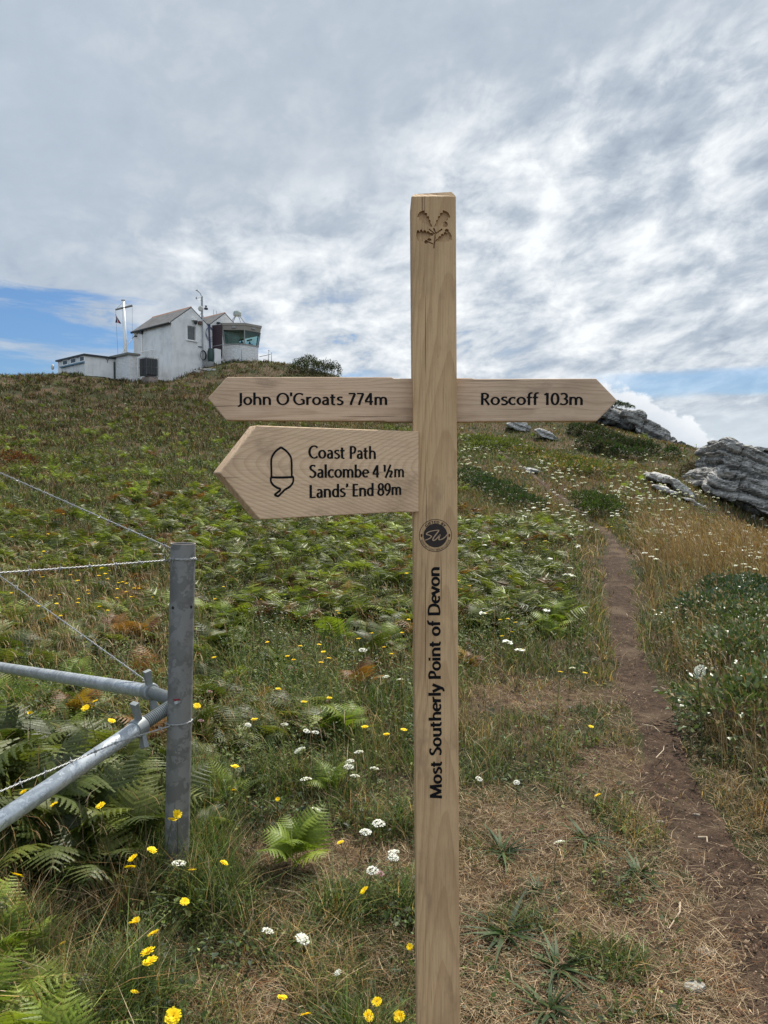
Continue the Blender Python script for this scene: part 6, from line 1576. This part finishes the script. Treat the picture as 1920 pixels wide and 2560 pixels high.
def build_flowers():
    near_y = [daisy(s) for s in range(5)]; far_y = [daisy(50 + s, lod=1) for s in range(3)]
    hm = [big_mesh('flower_head', *d) for d in near_y]; fm = []
    stems = [stem_mesh(1.0, .12 * (i - 2), .0055, i) for i in range(5)]
    wm = [big_mesh('umbel', *umbel(s)) for s in range(4)]; pm = big_mesh('umbel', *umbel(9, tint=(.62, .36, .42)))
    wst = [stem_mesh(1.0, .10 * (i - 1), .0075, i, 9, .09) for i in range(3)]
    def single(head, R_, h, stem_t):
        """head and stem in one mesh, for flowers too small to show parts"""
        V, Q, C = head; V = V * R_; k = len(V)
        s = np.array([(-1, 0, 0), (1, 0, 0), (1, 0, h), (-1, 0, h)], float) * [.0022 * R_ + .0015, 1, 1]
        return np.concatenate([V + [0, 0, h], s]), np.concatenate([Q, [[k, k + 1, k + 2, k + 3]]]), np.concatenate([C, np.repeat(np.array([stem_t]), 4, 0)])
    # --- yellow hawkbits, each by its place in the survey
    HERO = [(103,2184,.20,1.25),(278,2013,.30,1.0),(443,2036,.25,1.0),(405,2055,.24,1.0),(324,2135,.22,1.0),(388,2137,.22,1.0),(354,2167,.20,1.05),(480,2176,.10,.9),(534,2163,.14,.9),(404,2269,.12,.9),(394,2297,.11,1.05),(370,2299,.11,.8),(383,2335,.10,1.0),(337,2394,.12,1.25),(308,2426,.12,1.25),(222,2347,.12,.6),(370,2478,.07,.65),(433,2542,.10,1.25),(673,2502,.08,.8),(696,2556,.08,.9),(960,2216,.10,1.0),(874,2107,.12,.8),(694,2003,.08,.6),(997,2375,.07,.6),(999,2435,.07,.9),(1003,2496,.07,.8),(953,2539,.06,.9),(998,2545,.06,.9),(1028,2540,.06,1.0),(200,1760,.35,1.0),(252,1769,.35,1.2),(299,1803,.32,1.1),(75,1786,.35,.8),(282,1945,.2,.7),(8,1990,.25,.8),(188,2005,.28,.9),(509,1764,.25,1.2),(583,1977,.12,.8),(1478,1991,.08,.9),(1451,1821,.10,.9)]
    HL = ['large yellow flower by itself in the shade at the lower left', 'yellow flower on a long stem in front of the dark ferns', 'yellow flower just in front of the steel post, the higher one', 'yellow flower against the left edge of the steel post', 'yellow flower left of the post foot with a bud beside it', 'yellow flower turned sideways close to the foot of the steel post', 'yellow flower lowest of three left of the steel post foot', 'yellow flower touching the right side of the steel post foot', 'yellow flower a little right of the steel post foot', 'uppermost yellow flower of the chain below the steel post', 'yellow flower in the chain with a smaller one at its left', 'small yellow flower left of a larger one in the chain', 'yellow flower lowest in the chain of four below the post', 'large yellow flower, upper right one of the big pair at lower left', 'large yellow flower, lower left one of the big pair at lower left', 'tiny yellow flower alone between the bright fern and the chain', 'small yellow flower below the big pair', 'large yellow flower cut close by the bottom edge at left', 'half closed yellow flower low in the left turf', 'yellow flower at the bottom edge midway to the signpost', 'bright yellow flower beside the signpost below the white umbels', 'small yellow flower seen edge on in the turf left of the signpost', 'tiny yellow flower above the lone yellow green fern', 'tiny yellow flower hugging the signpost foot, highest there', 'yellow flower hugging the signpost foot, second down', 'yellow flower hugging the signpost foot, third down', 'yellow flower left of the pair at the signpost foot', 'yellow flower at the very bottom left of the signpost, ragged', 'yellow flower touching the left side of the signpost at the bottom', 'yellow flower between the two brace pipes, leftmost pair', 'yellow flower between the two brace pipes, right of the pair', 'yellow flower just above the lower brace pipe', 'yellow flower at far left between the brace pipes', 'small yellow flower in the ferns under the brace pipe', 'yellow flower at the left edge above the lower brace pipe', 'yellow flower in the dark ferns below the brace pipe', 'yellow flower right of the steel post level with the braces', 'small yellow flower right of the post in the brown turf', 'yellow flower low in the grass left of the path, nearer one', 'yellow flower low in the grass left of the path, further one']
    for i, (px, py, h, s) in enumerate(HERO):
        h += .05 if py > 2000 else .02; g = surface(px, py, h); o = empty('hawkbit', g); tag(o, HL[i], 'flower', 'yellow hawkbit flowers')
        sm, tip = stems[i % 5]; st = link('stem', sm, M_GRASS, o); st.scale = (.28, .28, h)
        hd = link('flower_head', hm[i % 5], M_PETAL, o); hd.location = (tip.x * .28, tip.y * .28, h); hd.scale = (s,) * 3
        rr_ = random.Random(i); hd.rotation_euler = (R(rr_.uniform(5, 42)), R(rr_.uniform(-25, 25)), rr_.uniform(0, 6))
    MID = [(549,1468),(548,1497),(653,1500),(683,1605),(743,1617),(788,1615),(723,1642),(752,1652),(818,1626),(813,1650),(798,1659),(558,1640),(687,1723),(819,1748),(744,1759),(639,1801),(927,1815),(989,1826),(971,1844),(906,1598),(937,1587),(1006,1583),(971,1623),(976,1639),(1017,1433),(945,1376),(853,1528),(834,1535),(1024,1547),(552,1920),(160,1285),(107,1303),(114,1335),(38,1343),(237,1357),(108,1378),(97,1395),(107,1445),(95,1457),(204,1451),(179,1438),(263,1419),(277,1412),(325,1411),(275,1430),(256,1434),(252,1440),(256,1448),(296,1459),(317,1454),(326,1457),(286,1473),(335,1471),(350,1470),(226,1478),(322,1480),(215,1485),(212,1495),(281,1496),(331,1494),(141,1487),(152,1489),(144,1505),(37,1484),(184,1506),(383,1494),(86,1517),(162,1539),(265,1525),(255,1517),(1392,1682),(1448,1681),(1281,1583),(1264,1593),(1299,1627),(1150,1452),(1156,1473),(1179,1466),(1185,1445),(1263,1548),(1255,1552),(1210,1534),(1295,1557),(1240,1420),(1268,1440),(1330,1380),(1345,1400),(1310,1360),(1290,1345),(1362,1352),(1370,1376),(1240,1372),(1225,1352)]
    for k in range(3): fm.append(big_mesh('hawkbit', *single(near_y[k] if k < 2 else far_y[0], 1.0, .30, (.10, .11, .045))))
    for i, (px, py) in enumerate(MID):
        g = surface(px, py, .36 if px < 1040 else .26)
        if px < 455: lab, gr = 'yellow flower on the slope behind the barbed wires', 'yellow flowers behind the wires'
        elif px < 1040: lab, gr = 'yellow flower in the grass between the steel post and the signpost', 'yellow flowers between the posts'
        else: lab, gr = 'yellow flower in the herbs between the signpost and the path', 'yellow flowers between signpost and path'
        o = link('hawkbit', fm[i % 3], M_PETAL); o.location = g; s = .95 if g.y < 8 else 1.25
        o.scale = (s, s, (.36 if px < 1040 else .26) / .30); o.rotation_euler = (R(random.uniform(-8, 8)), R(random.uniform(-8, 8)), random.uniform(0, 6)); tag(o, lab, 'flower', gr)
    # --- wild carrot umbels
    WH = [(803,2026,.05,.9),(948,2062,.07,1.2),(899,2086,.07,1.1),(999,2133,.07,1.0),(985,2153,.09,.9),(917,2185,.07,1.0),(686,2329,.04,.9),(758,2351,.04,1.05),(833,2442,.04,.5),(919,1630,.22,1.5),(965,1697,.18,1.1),(992,1705,.16,1.0),(721,1817,.16,.9),(768,1832,.14,.9),(612,1818,.14,.8),(798,1835,.12,.9),(747,1880,.10,1.4),(884,1885,.12,1.1),(885,1907,.10,1.1),(872,1920,.10,1.1),(924,1926,.08,1.0),(899,1943,.08,1.0),(765,1951,.10,1.2),(1386,2114,.07,1.0),(1208,1950,.07,.8),(1292,1960,.07,.7),(1423,1675,.14,1.1),(1759,1694,.40,1.7),(450,2165,.13,1.2)]
    WL = ['white umbel alone in the turf above the yellow green fern', 'large white umbel tilted towards us, left of the signpost', 'white umbel lower left of the large tilted one', 'white umbel close to the signpost, topmost of a small group', 'white umbel on a thin stem beside the signpost', 'white umbel with pinkish buds above a yellow flower', 'creamy unopened umbel low in the turf, left one', 'creamy unopened umbel low in the turf, right and larger', 'tiny white flower head low down left of the signpost foot', 'flat white umbel left of the signpost among the dry grass', 'white umbel beside the signpost below the orange fern, left one', 'white umbel beside the signpost below the orange fern, right one', 'single white petal like umbel in the middle turf', 'white umbel with pale pink tinge in the middle turf', 'small white umbel right of the lower brace', 'loose white umbel right of the pinkish one', 'broad cream umbel above the low pale fern', 'white umbel, topmost of the cluster left of the signpost words', 'white umbel, second of the cluster left of the signpost words', 'white umbel, leftmost of the cluster left of the signpost words', 'white umbel, rightmost of the cluster left of the signpost words', 'white umbel, lowest of the cluster left of the signpost words', 'white umbel low down left of the cluster', 'white umbel in the trampled grass right of the signpost', 'small white umbel on brown turf close right of the signpost', 'small white umbel on brown turf further right of the signpost', 'white umbel in the grass left of the path bend', 'big white umbel leaning out of the bramble bush', 'cream umbel in front of the steel post foot']
    for i, (px, py, h, s) in enumerate(WH):
        h += .05; g = surface(px, py, h); o = empty('wild_carrot', g); tag(o, WL[i], 'flower', 'white umbel flowers near us')
        sm, tip = wst[i % 3]; st = link('stem', sm, M_GRASS, o); st.scale = (.22 * s, .22 * s, h / 1.0)
        hd = link('umbel', wm[i % 4], M_PETAL, o); hd.location = (tip.x * .22 * s, tip.y * .22 * s, h * 1.075); hd.scale = (s,) * 3
        rr_ = random.Random(i + 70); hd.rotation_euler = (R(rr_.uniform(0, 30)), R(rr_.uniform(-15, 15)), rr_.uniform(0, 6))
        if i == 27: hd.rotation_euler = (R(20), R(-62), 0)
    for px, py, h, lab in ((533,1732,.2,'pink flower head right of the steel post above a yellow one'), (512,1803,.18,'dull pinkish flower head right of the steel post wire loop'), (962,2185,.08,'pale lilac flower head beside the white umbels near the signpost')):
        g = surface(px, py, h); o = empty('scabious', g); tag(o, lab, 'flower'); sm, tip = wst[0]; st = link('stem', sm, M_GRASS, o); st.scale = (.2, .2, h)
        hd = link('flower_head', pm, M_PETAL, o); hd.location = (tip.x * .2, tip.y * .2, h * 1.07); hd.scale = (.8, .8, 1.1)
    # the flowery slope: nearest 200 as flowers of their own, the rest as one mass
    pts = [(x, y) for x, y in ((1160,1346),(1196,1343),(1210,1360),(1265,1392),(1376,1395),(1424,1418),(1417,1435),(1273,1356),(1265,1343),(1424,1334),(1453,1364),(1443,1362),(1421,1434),(1428,1438),(1198,1528),(1367,1523),(1262,1598),(1292,1623),(1615,1380),(1628,1390),(1645,1372),(1640,1396),(1860,1408),(1870,1415),(1850,1412),(1880,1420))]
    r_ = random.Random(4)
    while len(pts) < 560:
        px, py = r_.uniform(1150, 1990), r_.uniform(1060, 1400)
        dens = fbm(px * .012, py * .03, 61, 3)[()] if False else float(fbm(np.array([px * .012]), np.array([py * .03]), 61, 3)[0])
        band = math.exp(-((py - (1165 + (px - 1300) * .24)) / 60) ** 2) + .55 * math.exp(-((py - (1225 + (px - 1300) * .26)) / 50) ** 2) + .10 * (py < 1160)
        if r_.random() < band * max(0, (dens - .36)) * 4.5: pts.append((px, py))
    fw = [big_mesh('wild_carrot', *single(umbel(20 + s, lod=1), 1.0, .26, (.11, .12, .05))) for s in range(4)]
    rec = []
    for px, py in pts:
        g = surface(px, py, .28, 5.0)
        if g.y > 56 or path_dist(np.array([g.x]), np.array([g.y]))[0] < 1.3: continue
        rec.append((g.y, px, py, g))
    rec.sort(key=lambda q: q[0]); rest = []
    for i, (y, px, py, g) in enumerate(rec):
        s = 1.5 if y < 14 else 1.7 + .035 * (y - 14)
        if i < 240:
            lab, gr = ('white umbel flower in the herbs between the signpost and the path', 'white flowers left of the path') if px < 1480 and py > 1290 else ('white umbel flower on the dry grassy slope beyond the path', 'white flowers on the dry slope')
            o = link('wild_carrot', fw[i % 4], M_PETAL); o.location = g; o.scale = (s, s, 1.05); o.rotation_euler = (R(r_.uniform(-8, 12)), 0, r_.uniform(0, 6)); tag(o, lab, 'flower', gr)
        else:
            V, Q, C = single(umbel(20 + i % 4, lod=1), s, .27, (.11, .12, .05)); rest.append(((V + np.array(g)).astype(np.float32), Q, C))
    stuff('distant_white_flowers', rest, M_PETAL)
    parts = []
    for i in range(170):
        px = r_.uniform(1150, 1950); py = r_.uniform(1090, 1360)
        if r_.random() > .25 + .75 * math.exp(-((py - (1200 + (px - 1400) * .28)) / 70) ** 2): continue
        g = surface(px, py, .22, 8); V, Q, C = single(far_y[i % 3], 1.5, .22, (.11, .12, .05)); parts.append(((V + np.array(g)).astype(np.float32), Q, C))
    for i in range(70):    # tiny white stars of bedstraw between the posts
        px = r_.gauss(690, 60); py = r_.gauss(1500, 40); g = surface(px, py, .2, 3); V, Q, C = single(umbel(i, lod=1, tint=(.7, .7, .66)), .35, .2, (.09, .12, .04)); parts.append(((V + np.array(g)).astype(np.float32), Q, C))
    stuff('small_meadow_flowers', parts, M_PETAL)

def build_twigs():
    m = simple('dry_twig', (.42, .33, .23), .85, scale=30)
    T_ = [('long curved pale stalk lying on the turf left of the path', (1700,2265),(1672,2330),.004), ('pale twig on the path, left of its middle', (1605,1815),(1650,1835),.003), ('forked twig on the bare path', (1640,1900),(1660,1870),.003), ('short thick twig lying on the path', (1745,2100),(1768,2112),.005), ('bleached twig in the grass right of the steel post', (480,2185),(545,2230),.004), ('thin bleached twig between fern and white flowers', (665,2225),(780,2268),.003), ('fallen twig across the path edge further up', (1628,1722),(1665,1728),.004)]
    for lab, a, b, r in T_:
        p, q = ground(*a), ground(*b); mid = p.lerp(q, .5) + Vector((.012, .0, .018)); o = MB().tube([Vector((0, 0, .012)), (mid - p) + Vector((.01, .01, 0)), q - p + Vector((0, 0, .012))], [r, r * .8, r * .5], 6).build('twig', m); o.location = p; tag(o, lab, 'twig')


def build_grit():
    """crumbs of earth and small chips on the bare path"""
    x, y, r = sample(60000, 1.8, 14, 1.5, 0, 33); pd = path_dist(x, y); k = (pd < 1.0) & (rng.random(len(x)) < .9); x, y, r = x[k], y[k], r[k]; n = len(x)
    z = gz(x, y) - .02; s = np.maximum(rng.lognormal(-6.0, .55, n), r * .0006)
    o = np.array([(1, 0, 0), (0, 1, 0), (-1, 0, 0), (0, -1, 0), (0, 0, .9), (0, 0, -.6)], float)
    V = np.stack([x, y, z + .012], -1)[:, None] + (o[None] * rng.uniform(.6, 1.3, (n, 6, 1))) * s[:, None, None]
    q = np.array([(0, 1, 4, 4), (1, 2, 4, 4), (2, 3, 4, 4), (3, 0, 4, 4)])[:, :3]
    T_ = (np.arange(n)[:, None, None] * 6 + q[None]).reshape(-1, 3)
    c = np.where((rng.random(n) < .25)[:, None], np.array((.20, .15, .105)), np.array((.085, .052, .036))) * rng.lognormal(0, .3, (n, 1))
    o_ = link('path_grit', big_mesh('path_grit', V.reshape(-1, 3), np.zeros((0, 4), int), np.repeat(c, 6, 0), tris=T_), M_GRIT); tag(o_, kind='stuff')
M_GRIT = leaf_material('earth_crumbs', 0.9, 0.1, 0.0)
build_grit()
build_grass()
build_ground_leaves()
build_herbs()
build_bracken()
build_bushes()
build_rosettes()
build_flowers()
build_twigs()
